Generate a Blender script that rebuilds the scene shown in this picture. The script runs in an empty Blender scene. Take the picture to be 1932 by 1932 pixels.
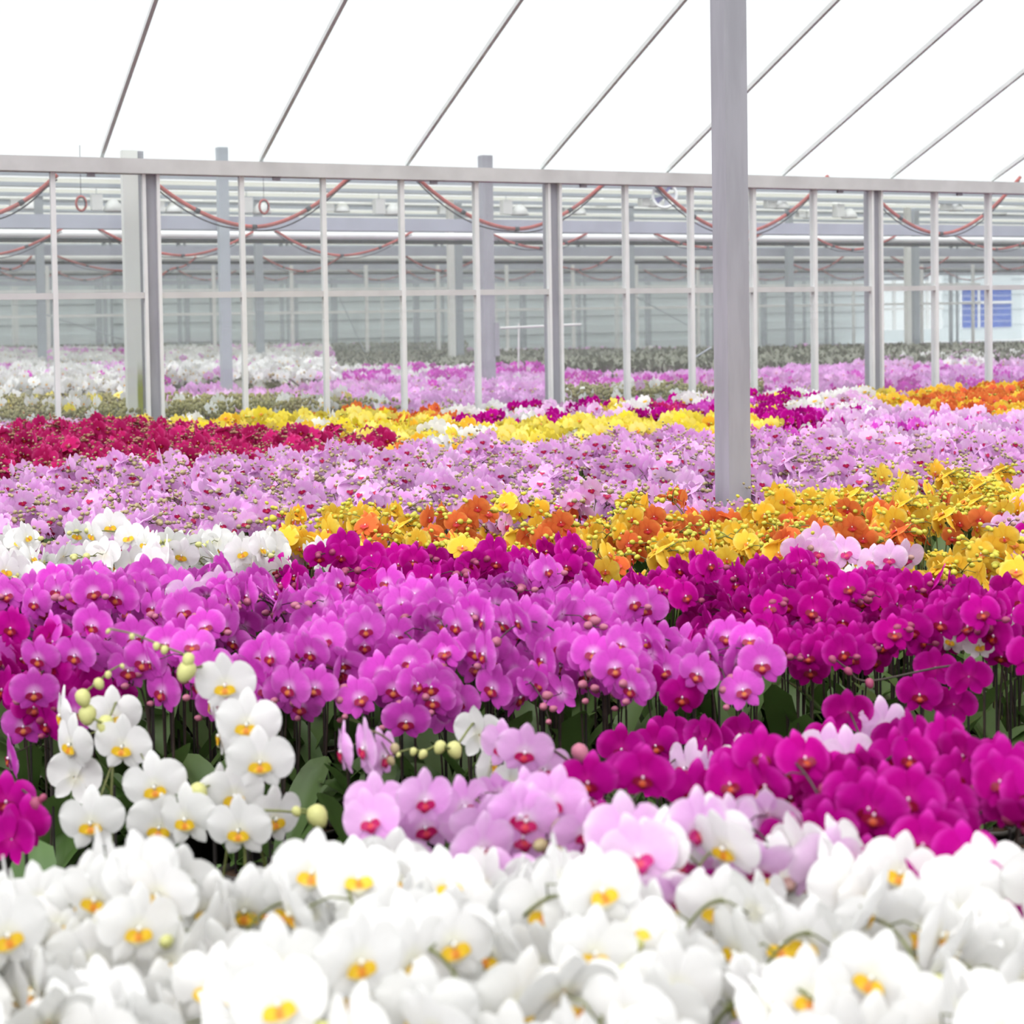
import bpy, math, random
import numpy as np
from mathutils import Vector, Matrix, Euler

# ------------------------------------------------------------------ camera, sky, exposure
scene = bpy.context.scene
FPX, CX, CY = 3000.0, 966.0, 693.0          # focal length and principal point for a 1932 px frame
PITCH, ROLL, CAMZ = math.radians(2.0), 0.015, 1.30
fwd = Vector((0, math.cos(PITCH), -math.sin(PITCH)))
r0 = Vector((1, 0, 0)); u0 = r0.cross(fwd)
rgt = r0 * math.cos(ROLL) - u0 * math.sin(ROLL)
upv = r0 * math.sin(ROLL) + u0 * math.cos(ROLL)
cam_pos = Vector((0, 0, CAMZ))
cd = bpy.data.cameras.new('camera')
cam = bpy.data.objects.new('camera', cd)
scene.collection.objects.link(cam)
cam.matrix_world = Matrix(((rgt.x, upv.x, -fwd.x, 0), (rgt.y, upv.y, -fwd.y, 0), (rgt.z, upv.z, -fwd.z, CAMZ), (0, 0, 0, 1)))
cd.sensor_width = 36; cd.lens = FPX / 1932 * 36
cd.shift_y = (CY - 966) / 1932
cd.clip_start = 0.05; cd.clip_end = 300
cd.dof.use_dof = True; cd.dof.focus_distance = 5.2; cd.dof.aperture_fstop = 5.6
scene.camera = cam

world = bpy.data.worlds.new('overcast_sky'); scene.world = world
world.use_nodes = True
world.cycles.sampling_method = 'NONE'
bg = world.node_tree.nodes['Background']
bg.inputs[0].default_value = (0.97, 0.985, 1.0, 1); bg.inputs[1].default_value = 0.62
sd = bpy.data.lights.new('cloud_veiled_sun', 'SUN'); sd.energy = 1.55; sd.angle = math.radians(70); sd.color = (1.0, 0.99, 0.97)
sun = bpy.data.objects.new('cloud_veiled_sun', sd); scene.collection.objects.link(sun)
sun.rotation_euler = Euler((math.radians(24), math.radians(-12), 0))
vs = scene.view_settings
vs.view_transform = 'Standard'; vs.look = 'None'; vs.gamma = 1; vs.use_curve_mapping = False
vs.exposure = 0.94
scene.cycles.max_bounces = 4; scene.cycles.diffuse_bounces = 3; scene.cycles.glossy_bounces = 2; scene.cycles.transmission_bounces = 3; scene.cycles.transparent_max_bounces = 12
scene.cycles.adaptive_threshold = 0.15
scene.cycles.caustics_reflective = False; scene.cycles.caustics_refractive = False

# ------------------------------------------------------------------ geometry helpers
def ray(px, py):
    return (fwd * FPX + rgt * (px - CX) + upv * (CY - py)) / FPX
def at_z(px, py, z):
    d = ray(px, py); return cam_pos + d * ((z - CAMZ) / d.z)
def at_depth(px, py, Z):
    d = ray(px, py); return cam_pos + d * Z
ANG = math.radians(25.0)                     # the glass wall runs away to the right at this angle
T = Vector((math.cos(ANG), math.sin(ANG), 0)); N = Vector((-math.sin(ANG), math.cos(ANG), 0))
P0 = 10.9                                    # distance of the glass wall, square to it
def at_p(px, py, p):
    d = ray(px, py); return cam_pos + d * (p / d.dot(N))
def wp(u, p, z): return T * u + N * p + Vector((0, 0, z))
def project(x, y, z):
    v = Vector((x, y, z - CAMZ)); dd = v.dot(fwd)
    return CX + FPX * v.dot(rgt) / dd, CY - FPX * v.dot(upv) / dd

COL = scene.collection
def link(o): COL.objects.link(o); return o
def obj(name, mesh, parent=None, mat=None):
    o = bpy.data.objects.new(name, mesh); COL.objects.link(o)
    if parent is not None: o.parent = parent
    return o
def empty(name, loc=(0, 0, 0), rz=0.0):
    o = bpy.data.objects.new(name, None); COL.objects.link(o)
    o.location = loc; o.rotation_euler = (0, 0, rz); o.empty_display_size = 0.05
    return o
def tag(o, label=None, cat=None, group=None, kind=None):
    if label: o['label'] = label
    if cat: o['category'] = cat
    if group: o['group'] = group
    if kind: o['kind'] = kind
    return o

class MB:
    """collects faces, builds one mesh"""
    def __init__(s): s.v = []; s.f = []; s.m = []; s.uv = []
    def add(s, vs, fs, mi=0, uvs=None):
        b = len(s.v); s.v.extend(vs)
        s.f.extend([tuple(i + b for i in f) for f in fs]); s.m.extend([mi] * len(fs))
        s.uv.extend(uvs if uvs is not None else [(0, 0)] * len(vs))
        return s
    def box(s, c, sx, sy, sz, ax=None, ay=None, mi=0):
        ax = ax or Vector((1, 0, 0)); ay = ay or Vector((0, 1, 0)); az = Vector((0, 0, 1))
        c = Vector(c)
        vs = [c + ax * (a * sx / 2) + ay * (b * sy / 2) + az * (d * sz / 2) for a in (-1, 1) for b in (-1, 1) for d in (-1, 1)]
        return s.add(vs, [(0, 1, 3, 2), (4, 6, 7, 5), (0, 4, 5, 1), (2, 3, 7, 6), (0, 2, 6, 4), (1, 5, 7, 3)], mi)
    def tube(s, pts, rad, n=6, mi=0, cap=True):
        pts = [Vector(p) for p in pts]; k = len(pts)
        if not hasattr(rad, '__len__'): rad = [rad] * k
        vs = []; prev = None
        for i, p in enumerate(pts):
            t = (pts[min(i + 1, k - 1)] - pts[max(i - 1, 0)])
            t = t.normalized() if t.length > 1e-9 else Vector((0, 0, 1))
            if prev is None:
                a = t.orthogonal().normalized()
            else:
                a = (prev - t * prev.dot(t)); a = a.normalized() if a.length > 1e-6 else t.orthogonal().normalized()
            prev = a; b = t.cross(a)
            for j in range(n):
                an = 2 * math.pi * j / n
                vs.append(p + (a * math.cos(an) + b * math.sin(an)) * rad[i])
        fs = []
        for i in range(k - 1):
            for j in range(n):
                fs.append((i * n + j, i * n + (j + 1) % n, (i + 1) * n + (j + 1) % n, (i + 1) * n + j))
        if cap: fs += [tuple(range(n))[::-1], tuple(range((k - 1) * n, k * n))]
        return s.add(vs, fs, mi)
    def lathe(s, prof, n=16, mi=0, M=None):
        vs = []
        for r, z in prof:
            for j in range(n):
                an = 2 * math.pi * j / n
                p = Vector((r * math.cos(an), r * math.sin(an), z)); vs.append(M @ p if M else p)
        fs = [(i * n + j, i * n + (j + 1) % n, (i + 1) * n + (j + 1) % n, (i + 1) * n + j) for i in range(len(prof) - 1) for j in range(n)]
        return s.add(vs, fs, mi)
    def ell(s, M, rx, ry, rz, nu=6, nv=4, mi=0, taper=0.0):
        vs = [M @ Vector((0, 0, -rz))]; fs = []
        for i in range(1, nv):
            ph = -math.pi / 2 + math.pi * i / nv
            k = 1 + taper * math.sin(ph)
            for j in range(nu):
                th = 2 * math.pi * j / nu
                vs.append(M @ Vector((rx * k * math.cos(ph) * math.cos(th), ry * k * math.cos(ph) * math.sin(th), rz * math.sin(ph))))
        vs.append(M @ Vector((0, 0, rz))); L = len(vs) - 1
        for j in range(nu):
            fs.append((0, 1 + (j + 1) % nu, 1 + j)); b = 1 + (nv - 2) * nu
            fs.append((L, b + j, b + (j + 1) % nu))
        for i in range(nv - 2):
            for j in range(nu):
                a = 1 + i * nu
                fs.append((a + j, a + (j + 1) % nu, a + nu + (j + 1) % nu, a + nu + j))
        return s.add(vs, fs, mi)
    def mesh(s, name, mats, smooth=False):
        me = bpy.data.meshes.new(name)
        me.from_pydata([tuple(v) for v in s.v], [], s.f)
        for m in (mats if isinstance(mats, (list, tuple)) else [mats]): me.materials.append(m)
        me.polygons.foreach_set('material_index', s.m)
        me.polygons.foreach_set('use_smooth', [smooth] * len(s.f))
        lay = me.uv_layers.new(name='UVMap')
        li = np.empty(len(me.loops), dtype=np.int32); me.loops.foreach_get('vertex_index', li)
        uv = np.array(s.uv, dtype=np.float32)[li]
        lay.data.foreach_set('uv', uv.ravel())
        me.update()
        return me
    def build(s, name, mats, parent=None, smooth=False):
        return obj(name, s.mesh(name, mats, smooth), parent)

def catmull(pts, sub=4):
    pts = [Vector(p) for p in pts]; out = []
    q = [pts[0] * 2 - pts[1]] + pts + [pts[-1] * 2 - pts[-2]]
    for i in range(1, len(q) - 2):
        for k in range(sub):
            t = k / sub
            out.append(0.5 * ((2 * q[i]) + (q[i + 1] - q[i - 1]) * t + (2 * q[i - 1] - 5 * q[i] + 4 * q[i + 1] - q[i + 2]) * t * t
                              + (3 * q[i] - q[i - 1] - 3 * q[i + 1] + q[i + 2]) * t ** 3))
    out.append(pts[-1])
    return out

ONES = 'zeroth first second third fourth fifth sixth seventh eighth ninth tenth eleventh twelfth thirteenth fourteenth fifteenth sixteenth seventeenth eighteenth nineteenth'.split()
TENS = {2: 'twenty', 3: 'thirty', 4: 'forty', 5: 'fifty', 6: 'sixty'}
TENTH = {20: 'twentieth', 30: 'thirtieth', 40: 'fortieth', 50: 'fiftieth', 60: 'sixtieth'}
def ordinal(n): return ONES[n] if n < 20 else TENTH[n] if n % 10 == 0 else TENS[n // 10] + '-' + ONES[n % 10]

# ------------------------------------------------------------------ materials
def nodes_of(name):
    m = bpy.data.materials.new(name); m.use_nodes = True
    nt = m.node_tree; nt.nodes.clear()
    out = nt.nodes.new('ShaderNodeOutputMaterial')
    return m, nt, out
def nd(nt, typ, **kw):
    n = nt.nodes.new(typ)
    for k, v in kw.items(): setattr(n, k, v)
    return n
def c4(c): return (c[0], c[1], c[2], 1)
def mixc(nt, fac, a, b, blend='MIX'):
    n = nd(nt, 'ShaderNodeMix', data_type='RGBA', blend_type=blend)
    for s, v in ((n.inputs[0], fac), (n.inputs[6], a), (n.inputs[7], b)):
        if hasattr(v, 'is_output'): nt.links.new(v, s)
        elif hasattr(v, '__len__'): s.default_value = c4(v)
        else: s.default_value = v
    return n.outputs[2]
def math_n(nt, op, a, b=None, clamp=False):
    n = nd(nt, 'ShaderNodeMath', operation=op, use_clamp=clamp)
    for s, v in zip(n.inputs, (a, b)):
        if v is None: continue
        if hasattr(v, 'is_output'): nt.links.new(v, s)
        else: s.default_value = v
    return n.outputs[0]
def smooth_n(nt, v, lo, hi):
    n = nd(nt, 'ShaderNodeMapRange', interpolation_type='SMOOTHSTEP')
    nt.links.new(v, n.inputs[0]); n.inputs[1].default_value = lo; n.inputs[2].default_value = hi
    return n.outputs[0]
def rnd_n(nt):
    oi = nd(nt, 'ShaderNodeObjectInfo'); at = nd(nt, 'ShaderNodeAttribute', attribute_name='rnd')
    return math_n(nt, 'FRACT', math_n(nt, 'ADD', oi.outputs['Random'], at.outputs['Fac']))
def uv_r(nt):
    uv = nd(nt, 'ShaderNodeUVMap'); ln = nd(nt, 'ShaderNodeVectorMath', operation='LENGTH')
    nt.links.new(uv.outputs[0], ln.inputs[0])
    return uv.outputs[0], ln.outputs['Value']
def soft(nt, out, col, trans=0.3, gloss=0.0):
    d = nd(nt, 'ShaderNodeBsdfDiffuse'); t = nd(nt, 'ShaderNodeBsdfTranslucent'); m = nd(nt, 'ShaderNodeMixShader')
    for s in (d.inputs[0], t.inputs[0]):
        if hasattr(col, 'is_output'): nt.links.new(col, s)
        else: s.default_value = c4(col)
    m.inputs[0].default_value = trans
    nt.links.new(d.outputs[0], m.inputs[1]); nt.links.new(t.outputs[0], m.inputs[2])
    res = m.outputs[0]
    if gloss:
        g = nd(nt, 'ShaderNodeBsdfGlossy'); g.inputs['Roughness'].default_value = 0.4
        m2 = nd(nt, 'ShaderNodeMixShader'); m2.inputs[0].default_value = gloss
        nt.links.new(res, m2.inputs[1]); nt.links.new(g.outputs[0], m2.inputs[2]); res = m2.outputs[0]
    nt.links.new(res, out.inputs[0])

def petal_mat(name, main, edge, centre, alt=None, vein=0.12):
    m, nt, out = nodes_of(name)
    uv, r = uv_r(nt); rnd = rnd_n(nt)
    base = mixc(nt, math_n(nt, 'MULTIPLY', rnd, 1.0), main, alt or main)
    col = mixc(nt, smooth_n(nt, r, 0.03, 0.22), centre, base)
    col = mixc(nt, smooth_n(nt, r, 0.36, 0.56), col, edge)
    # fine veins that fan out from the flower's centre
    sx = nd(nt, 'ShaderNodeSeparateXYZ'); nt.links.new(uv, sx.inputs[0])
    an = math_n(nt, 'ARCTAN2', sx.outputs[0], sx.outputs[1])
    nz = nd(nt, 'ShaderNodeTexNoise', noise_dimensions='2D'); nz.inputs['Scale'].default_value = 7.0; nz.inputs['Detail'].default_value = 2.0
    cb = nd(nt, 'ShaderNodeCombineXYZ'); nt.links.new(math_n(nt, 'MULTIPLY', an, 4.0), cb.inputs[0]); nt.links.new(r, cb.inputs[1])
    nt.links.new(cb.outputs[0], nz.inputs['Vector'])
    hs = nd(nt, 'ShaderNodeHueSaturation')
    val = math_n(nt, 'ADD', math_n(nt, 'MULTIPLY', math_n(nt, 'SUBTRACT', nz.outputs[0], 0.5), -2 * vein), math_n(nt, 'ADD', math_n(nt, 'MULTIPLY', rnd, 0.16), 0.92))
    nt.links.new(val, hs.inputs['Value']); nt.links.new(col, hs.inputs['Color'])
    soft(nt, out, hs.outputs[0], 0.28)
    return m
def lip_mat(name, inner, outer, low=None):
    m, nt, out = nodes_of(name)
    uv, r0_ = uv_r(nt)
    ds = nd(nt, 'ShaderNodeVectorMath', operation='DISTANCE'); nt.links.new(uv, ds.inputs[0]); ds.inputs[1].default_value = (0, -.085, 0)
    r = ds.outputs['Value']
    col = mixc(nt, smooth_n(nt, r, 0.02, 0.075), inner, outer)
    if low:
        sx = nd(nt, 'ShaderNodeSeparateXYZ'); nt.links.new(uv, sx.inputs[0])
        col = mixc(nt, smooth_n(nt, math_n(nt, 'MULTIPLY', sx.outputs[1], -1.0), 0.12, 0.17), col, low)
    soft(nt, out, col, 0.15, 0.03)
    return m
def plain(name, c, rough=0.6, metal=0.0, var=0.0, scale=8.0, c2=None, stretch=None, spec=0.4):
    m, nt, out = nodes_of(name)
    b = nd(nt, 'ShaderNodeBsdfPrincipled'); b.inputs['Roughness'].default_value = rough; b.inputs['Metallic'].default_value = metal
    b.inputs['Specular IOR Level'].default_value = spec
    if var or c2:
        tc = nd(nt, 'ShaderNodeTexCoord'); nz = nd(nt, 'ShaderNodeTexNoise'); nz.inputs['Scale'].default_value = scale; nz.inputs['Detail'].default_value = 4
        v = tc.outputs['Object']
        if stretch:
            mp = nd(nt, 'ShaderNodeMapping'); mp.inputs['Scale'].default_value = stretch; nt.links.new(v, mp.inputs[0]); v = mp.outputs[0]
        nt.links.new(v, nz.inputs['Vector'])
        k = c2 or tuple(x * (1 - var) for x in c)
        nt.links.new(mixc(nt, smooth_n(nt, nz.outputs[0], 0.35, 0.65), c, k), b.inputs['Base Color'])
    else:
        b.inputs['Base Color'].default_value = c4(c)
    nt.links.new(b.outputs[0], out.inputs[0])
    return m
def glass_mat(name, haze, tint=(0.97, 0.985, 0.985), hazecol=(0.84, 0.86, 0.87)):
    """clear sheet with a thin milky film painted in to make the view through it pale and hazy"""
    m, nt, out = nodes_of(name)
    tr = nd(nt, 'ShaderNodeBsdfTransparent'); tr.inputs[0].default_value = c4(tint)
    d = nd(nt, 'ShaderNodeBsdfDiffuse'); d.inputs[0].default_value = c4(hazecol)
    t = nd(nt, 'ShaderNodeBsdfTranslucent'); t.inputs[0].default_value = c4(hazecol)
    g = nd(nt, 'ShaderNodeBsdfGlossy'); g.inputs['Roughness'].default_value = 0.02
    mx = nd(nt, 'ShaderNodeMixShader'); mx.inputs[0].default_value = 0.5
    nt.links.new(d.outputs[0], mx.inputs[1]); nt.links.new(t.outputs[0], mx.inputs[2])
    m1 = nd(nt, 'ShaderNodeMixShader'); m1.inputs[0].default_value = haze
    nt.links.new(tr.outputs[0], m1.inputs[1]); nt.links.new(mx.outputs[0], m1.inputs[2])
    m2 = nd(nt, 'ShaderNodeMixShader'); m2.inputs[0].default_value = 0.03
    nt.links.new(m1.outputs[0], m2.inputs[1]); nt.links.new(g.outputs[0], m2.inputs[2])
    nt.links.new(m2.outputs[0], out.inputs[0])
    return m

M = {}
M['white_alu'] = plain('white_aluminium', (0.80, 0.80, 0.79), 0.45, 0, 0.06, 6)
M['rail'] = plain('rail_paint', (0.62, 0.61, 0.60), 0.5, 0, 0.08, 6)
M['galv'] = plain('galvanised_steel', (0.38, 0.38, 0.42), 0.5, 0.0, 0.14, 14, stretch=(1, 1, 0.15))
M['galv_blue'] = plain('galvanised_beam', (0.45, 0.47, 0.55), 0.5, 0.0, 0.10, 3)
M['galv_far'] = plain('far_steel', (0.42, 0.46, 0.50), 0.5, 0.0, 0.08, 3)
M['pipe_white'] = plain('white_pipe', (0.82, 0.82, 0.79), 0.4, 0, 0.08, 5)
M['lamp_white'] = plain('lamp_enamel', (0.92, 0.93, 0.92), 0.35)
M['hose'] = plain('red_hose', (0.48, 0.10, 0.085), 0.55, 0, 0.35, 5)
M['cable'] = plain('black_cable', (0.04, 0.04, 0.05), 0.5)
M['roll_shade'] = plain('painted_shade', (0.04, 0.045, 0.04), 0.8, spec=0.1)  # near-black colour that paints the shadow below the screen rolls
M['floor'] = plain('damp_floor', (0.06, 0.055, 0.05), 0.8, 0, 0.5, 3)
M['far_panel'] = plain('far_panel', (0.70, 0.76, 0.78), 0.6, 0, 0.06, 0.6)
M['blue'] = plain('blue_door', (0.03, 0.11, 0.50), 0.5, 0, 0.2, 1.5)
M['cone'] = plain('red_plastic', (0.75, 0.06, 0.07), 0.5)
M['screen_roll'] = plain('screen_cloth', (0.90, 0.91, 0.90), 0.8, 0, 0.08, 2)
M['fan_grey'] = plain('fan_grille', (0.45, 0.46, 0.52), 0.5)
M['fan_violet'] = plain('fan_blade', (0.22, 0.22, 0.42), 0.5)
M['pot'] = plain('plant_pot', (0.10, 0.09, 0.08), 0.5)
M['bark'] = plain('bark_chips', (0.12, 0.07, 0.04), 0.9, 0, 0.5, 60)
M['stem_dark'] = plain('dark_stem', (0.070, 0.050, 0.040), 0.5, 0, 0.4, 30)
M['stem_green'] = plain('green_stem', (0.19, 0.21, 0.06), 0.5, 0, 0.4, 30)
M['stem_brown'] = plain('olive_stem', (0.14, 0.12, 0.06), 0.5, 0, 0.4, 30)
M['stake'] = plain('plant_stake', (0.035, 0.028, 0.028), 0.5)
M['glass'] = glass_mat('wall_glass', 0.06)
M['glass_far'] = glass_mat('far_glass', 0.06)
M['roof_glass'] = glass_mat('roof_glass', 0.02)
def cloth_mat():
    m, nt, out = nodes_of('shade_cloth'); soft(nt, out, (0.88, 0.88, 0.83), 0.70); return m
M['cloth'] = cloth_mat()
def leaf_mat(name, c, c2):
    m, nt, out = nodes_of(name)
    tc = nd(nt, 'ShaderNodeTexCoord'); nz = nd(nt, 'ShaderNodeTexNoise'); nz.inputs['Scale'].default_value = 9
    nt.links.new(tc.outputs['Object'], nz.inputs['Vector'])
    col = mixc(nt, math_n(nt, 'MULTIPLY', math_n(nt, 'ADD', nz.outputs[0], rnd_n(nt)), 0.5), c, c2)
    b = nd(nt, 'ShaderNodeBsdfPrincipled'); b.inputs['Roughness'].default_value = 0.42
    nt.links.new(col, b.inputs['Base Color'])
    t = nd(nt, 'ShaderNodeBsdfTranslucent'); nt.links.new(col, t.inputs[0])
    mx = nd(nt, 'ShaderNodeMixShader'); mx.inputs[0].default_value = 0.2
    nt.links.new(b.outputs[0], mx.inputs[1]); nt.links.new(t.outputs[0], mx.inputs[2]); nt.links.new(mx.outputs[0], out.inputs[0])
    return m
M['leaf'] = leaf_mat('orchid_leaf', (0.06, 0.13, 0.03), (0.15, 0.26, 0.07))
M['olive_bud'] = leaf_mat('budding_spray', (0.20, 0.19, 0.07), (0.46, 0.42, 0.16))
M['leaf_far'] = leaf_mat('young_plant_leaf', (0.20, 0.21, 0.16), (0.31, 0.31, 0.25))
def pipe_algae():
    m, nt, out = nodes_of('stained_pipe')
    tc = nd(nt, 'ShaderNodeTexCoord'); sx = nd(nt, 'ShaderNodeSeparateXYZ'); nt.links.new(tc.outputs['Object'], sx.inputs[0])
    nz = nd(nt, 'ShaderNodeTexNoise'); nz.inputs['Scale'].default_value = 6; nt.links.new(tc.outputs['Object'], nz.inputs['Vector'])
    side = smooth_n(nt, math_n(nt, 'ADD', sx.outputs[0], math_n(nt, 'MULTIPLY', nz.outputs[0], 0.02)), 0.035, 0.05)
    low = smooth_n(nt, math_n(nt, 'MULTIPLY', sx.outputs[2], -1.0), -1.02, -0.80)
    col = mixc(nt, math_n(nt, 'MULTIPLY', side, low), (0.78, 0.78, 0.74), (0.30, 0.34, 0.04))
    b = nd(nt, 'ShaderNodeBsdfPrincipled'); b.inputs['Roughness'].default_value = 0.5
    nt.links.new(col, b.inputs['Base Color']); nt.links.new(b.outputs[0], out.inputs[0]); return m
M['pipe_algae'] = pipe_algae()

# kind: petal main, rim, centre, other shade; lip inner, outer, low; bud; stem; size
KINDS = {
 'white':   dict(p=((.88,.88,.87),(.90,.90,.89),(.86,.85,.74),(.85,.84,.84)), lip=((.68,.22,.02),(.85,.55,.03),(.88,.86,.70)), bud=(.62,.62,.24), stem='stem_green', size=.105, vein=.04),
 'pink':    dict(p=((.74,.12,.65),(.80,.26,.74),(.84,.44,.80),(.62,.06,.52)), lip=((.55,.14,.02),(.32,.006,.07),None), bud=(.50,.16,.24), stem='stem_dark', size=.098, vein=.16),
 'magenta': dict(p=((.55,.007,.32),(.68,.05,.46),(.58,.02,.31),(.40,.003,.20)), lip=((.50,.07,.01),(.24,.0,.03),None), bud=(.36,.06,.14), stem='stem_dark', size=.093, vein=.14),
 'lilac':   dict(p=((.86,.50,.86),(.88,.60,.88),(.90,.72,.88),(.82,.40,.81)), lip=((.60,.04,.06),(.50,.01,.12),None), bud=(.44,.36,.19), stem='stem_brown', size=.092, vein=.12),
 'pale_lilac': dict(p=((.84,.60,.83),(.88,.74,.87),(.86,.66,.82),(.80,.45,.80)), lip=((.60,.05,.10),(.60,.03,.22),None), bud=(.50,.30,.26), stem='stem_dark', size=.105, vein=.12),
 'yellow':  dict(p=((.92,.66,.08),(.92,.75,.20),(.88,.55,.06),(.90,.50,.04)), lip=((.55,.02,.05),(.75,.25,.03),None), bud=(.62,.58,.06), stem='stem_green', size=.088, vein=.08),
 'bright_yellow': dict(p=((.88,.72,.05),(.90,.75,.10),(.85,.66,.05),(.90,.80,.26)), lip=((.70,.10,.05),(.85,.5,.03),None), bud=(.62,.60,.10), stem='stem_green', size=.100, vein=.06),
 'orange':  dict(p=((.80,.22,.06),(.84,.34,.10),(.70,.12,.06),(.76,.14,.05)), lip=((.55,.01,.05),(.62,.05,.04),None), bud=(.58,.55,.07), stem='stem_green', size=.085, vein=.12),
 'red':     dict(p=((.60,.025,.18),(.70,.10,.30),(.52,.015,.14),(.48,.015,.12)), lip=((.50,.10,.02),(.30,.0,.03),None), bud=(.40,.20,.12), stem='stem_brown', size=.105, vein=.14),
}
for k, d in KINDS.items():
    d['pm'] = petal_mat(k + '_petal', d['p'][0], d['p'][1], d['p'][2], d['p'][3], d['vein'])
    d['lm'] = lip_mat(k + '_lip', *d['lip'])
    d['bm'] = plain(k + '_bud', d['bud'], 0.5, 0, 0.25, 40)
    d['cm'] = plain(k + '_column', tuple(min(.9, 0.55 + .4 * x) for x in d['p'][2]), 0.5)
    d['sm'] = M[d['stem']]

# ------------------------------------------------------------------ setting
def struct(o, label=None, cat=None): o['kind'] = 'structure'; return tag(o, label, cat)
mb = MB(); mb.box((4, 24, -0.05), 90, 64, 0.1)
struct(mb.build('floor', M['floor']), 'dark damp floor under the orchid pots', 'floor')

U = lambda px, py=555, p=P0: at_p(px, py, p).dot(T)
ZT = at_p(1900, 366, P0).z                   # underside of the gutter over the glass wall
ZR = at_p(966, 551, P0).z                    # middle rail
mull_px = [104, 459, 613, 760, 900, 1182, 1305, 1422, 1537, 1765, 1866]
post_px = [288, 1046, 1652]
us = sorted([(U(x), 'm') for x in mull_px] + [(U(x), 'p') for x in post_px])
ul = us[0][0]; ur = us[-1][0]; du = (ur - ul) / 13
us = [(ul - du * k, 'm') for k in range(5, 0, -1)] + us + [(ur + du * k, 'm') for k in range(1, 6)]
wall = empty('wall_back', wp(0, P0, 0)); struct(wall, 'glass partition wall with white mullions behind the near orchid beds', 'glass wall')
def wl(u, dp, z): return T * u + N * dp + Vector((0, 0, z))   # local to wall origin
edges = []
for u, k in us:
    if k == 'm':
        mb = MB(); mb.box(wl(u, 0.0, ZT / 2), 0.032, 0.05, ZT, T, N)
        mb.box(wl(u, 0.035, ZT / 2), 0.018, 0.03, ZT, T, N); mb.build('mullion', M['white_alu'], wall)
        edges.append((u - .016, u + .016))
    else:
        mb = MB(); mb.box(wl(u, 0.05, ZT / 2), 0.085, 0.10, ZT, T, N); mb.build('post', M['galv'], wall)
        for s in (-1, 1):
            mb = MB(); mb.box(wl(u + s * 0.048, -0.01, ZT / 2), 0.022, 0.05, ZT, T, N); mb.build('mullion', M['white_alu'], wall)
        edges.append((u - .06, u + .06))
for (a, b), (c, d) in zip(edges, edges[1:]):
    w = c - b; mid = (b + c) / 2
    mb = MB(); mb.box(wl(mid, 0, ZR), w, 0.045, 0.042, T, N); mb.build('rail', M['rail'], wall)
    for z0, z1 in ((0.02, ZR - .021), (ZR + .021, ZT)):
        mb = MB(); mb.box(wl(mid, 0.0, (z0 + z1) / 2), w, 0.004, z1 - z0, T, N); mb.build('pane', M['glass'], wall)
mb = MB(); mb.box(wl((us[0][0] + us[-1][0]) / 2, 0, ZT + .05), us[-1][0] - us[0][0] + .1, 0.14, 0.10, T, N)
mb.build('gutter', M['rail'], wall)
for u, k in us[5:-5:2]:
    mb = MB(); mb.box(wl(u + .25, -0.02, ZT - .012), 0.05, 0.03, 0.03, T, N); mb.build('gutter_clip', M['galv'], wall)

# roof of the near house: the glazed slope that springs from the gutter
ceil = empty('ceiling', wp(0, P0, ZT + .1)); struct(ceil, 'sloping glass roof of the near house above the gutter', 'glass roof')
UL, UR = us[0][0] - 1, us[-1][0] + 1
SP = 3.2; RH = 1.35
for j in range(1):
    a, b = -SP * j, -SP * (j + 1); za, zb = (0, RH) if j % 2 == 0 else (RH, 0)
    d = (N * (b - a) + Vector((0, 0, zb - za))); L = d.length; d.normalize(); nn = T.cross(d)
    mb = MB(); mid = N * (a + b) / 2 + Vector((0, 0, (za + zb) / 2)) + T * (UL + UR) / 2
    mb.add([mid + T * (s * (UR - UL) / 2) + d * (t * L / 2) + nn * q for s in (-1, 1) for t in (-1, 1) for q in (-.002, .002)],
           [(0, 1, 3, 2), (4, 6, 7, 5), (0, 4, 5, 1), (2, 3, 7, 6), (0, 2, 6, 4), (1, 5, 7, 3)])
    mb.build('roof_glass', M['roof_glass'], ceil)
    u = UL
    while u < UR:
        mb = MB(); c = T * u + N * (a + b) / 2 + Vector((0, 0, (za + zb) / 2)) - nn * .02
        mb.add([c + T * (s * .012) + d * (t * L / 2) + nn * (q * .015) for s in (-1, 1) for t in (-1, 1) for q in (-1, 1)],
               [(0, 1, 3, 2), (4, 6, 7, 5), (0, 4, 5, 1), (2, 3, 7, 6), (0, 2, 6, 4), (1, 5, 7, 3)])
        mb.build('glazing_bar', M['white_alu'], ceil)
        u += 1.1

# the column standing in the near beds
b0 = at_z(1383, 922, 0.62)
mb = MB(); mb.box((0, 0, 1.6), 0.096, 0.098, 3.2, T, N)
colm = mb.build('steel_column', M['galv']); colm.location = (b0.x, b0.y, 0)
tag(colm, 'square galvanised steel column standing among the orchid beds in front of the glass wall', 'column')

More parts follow.
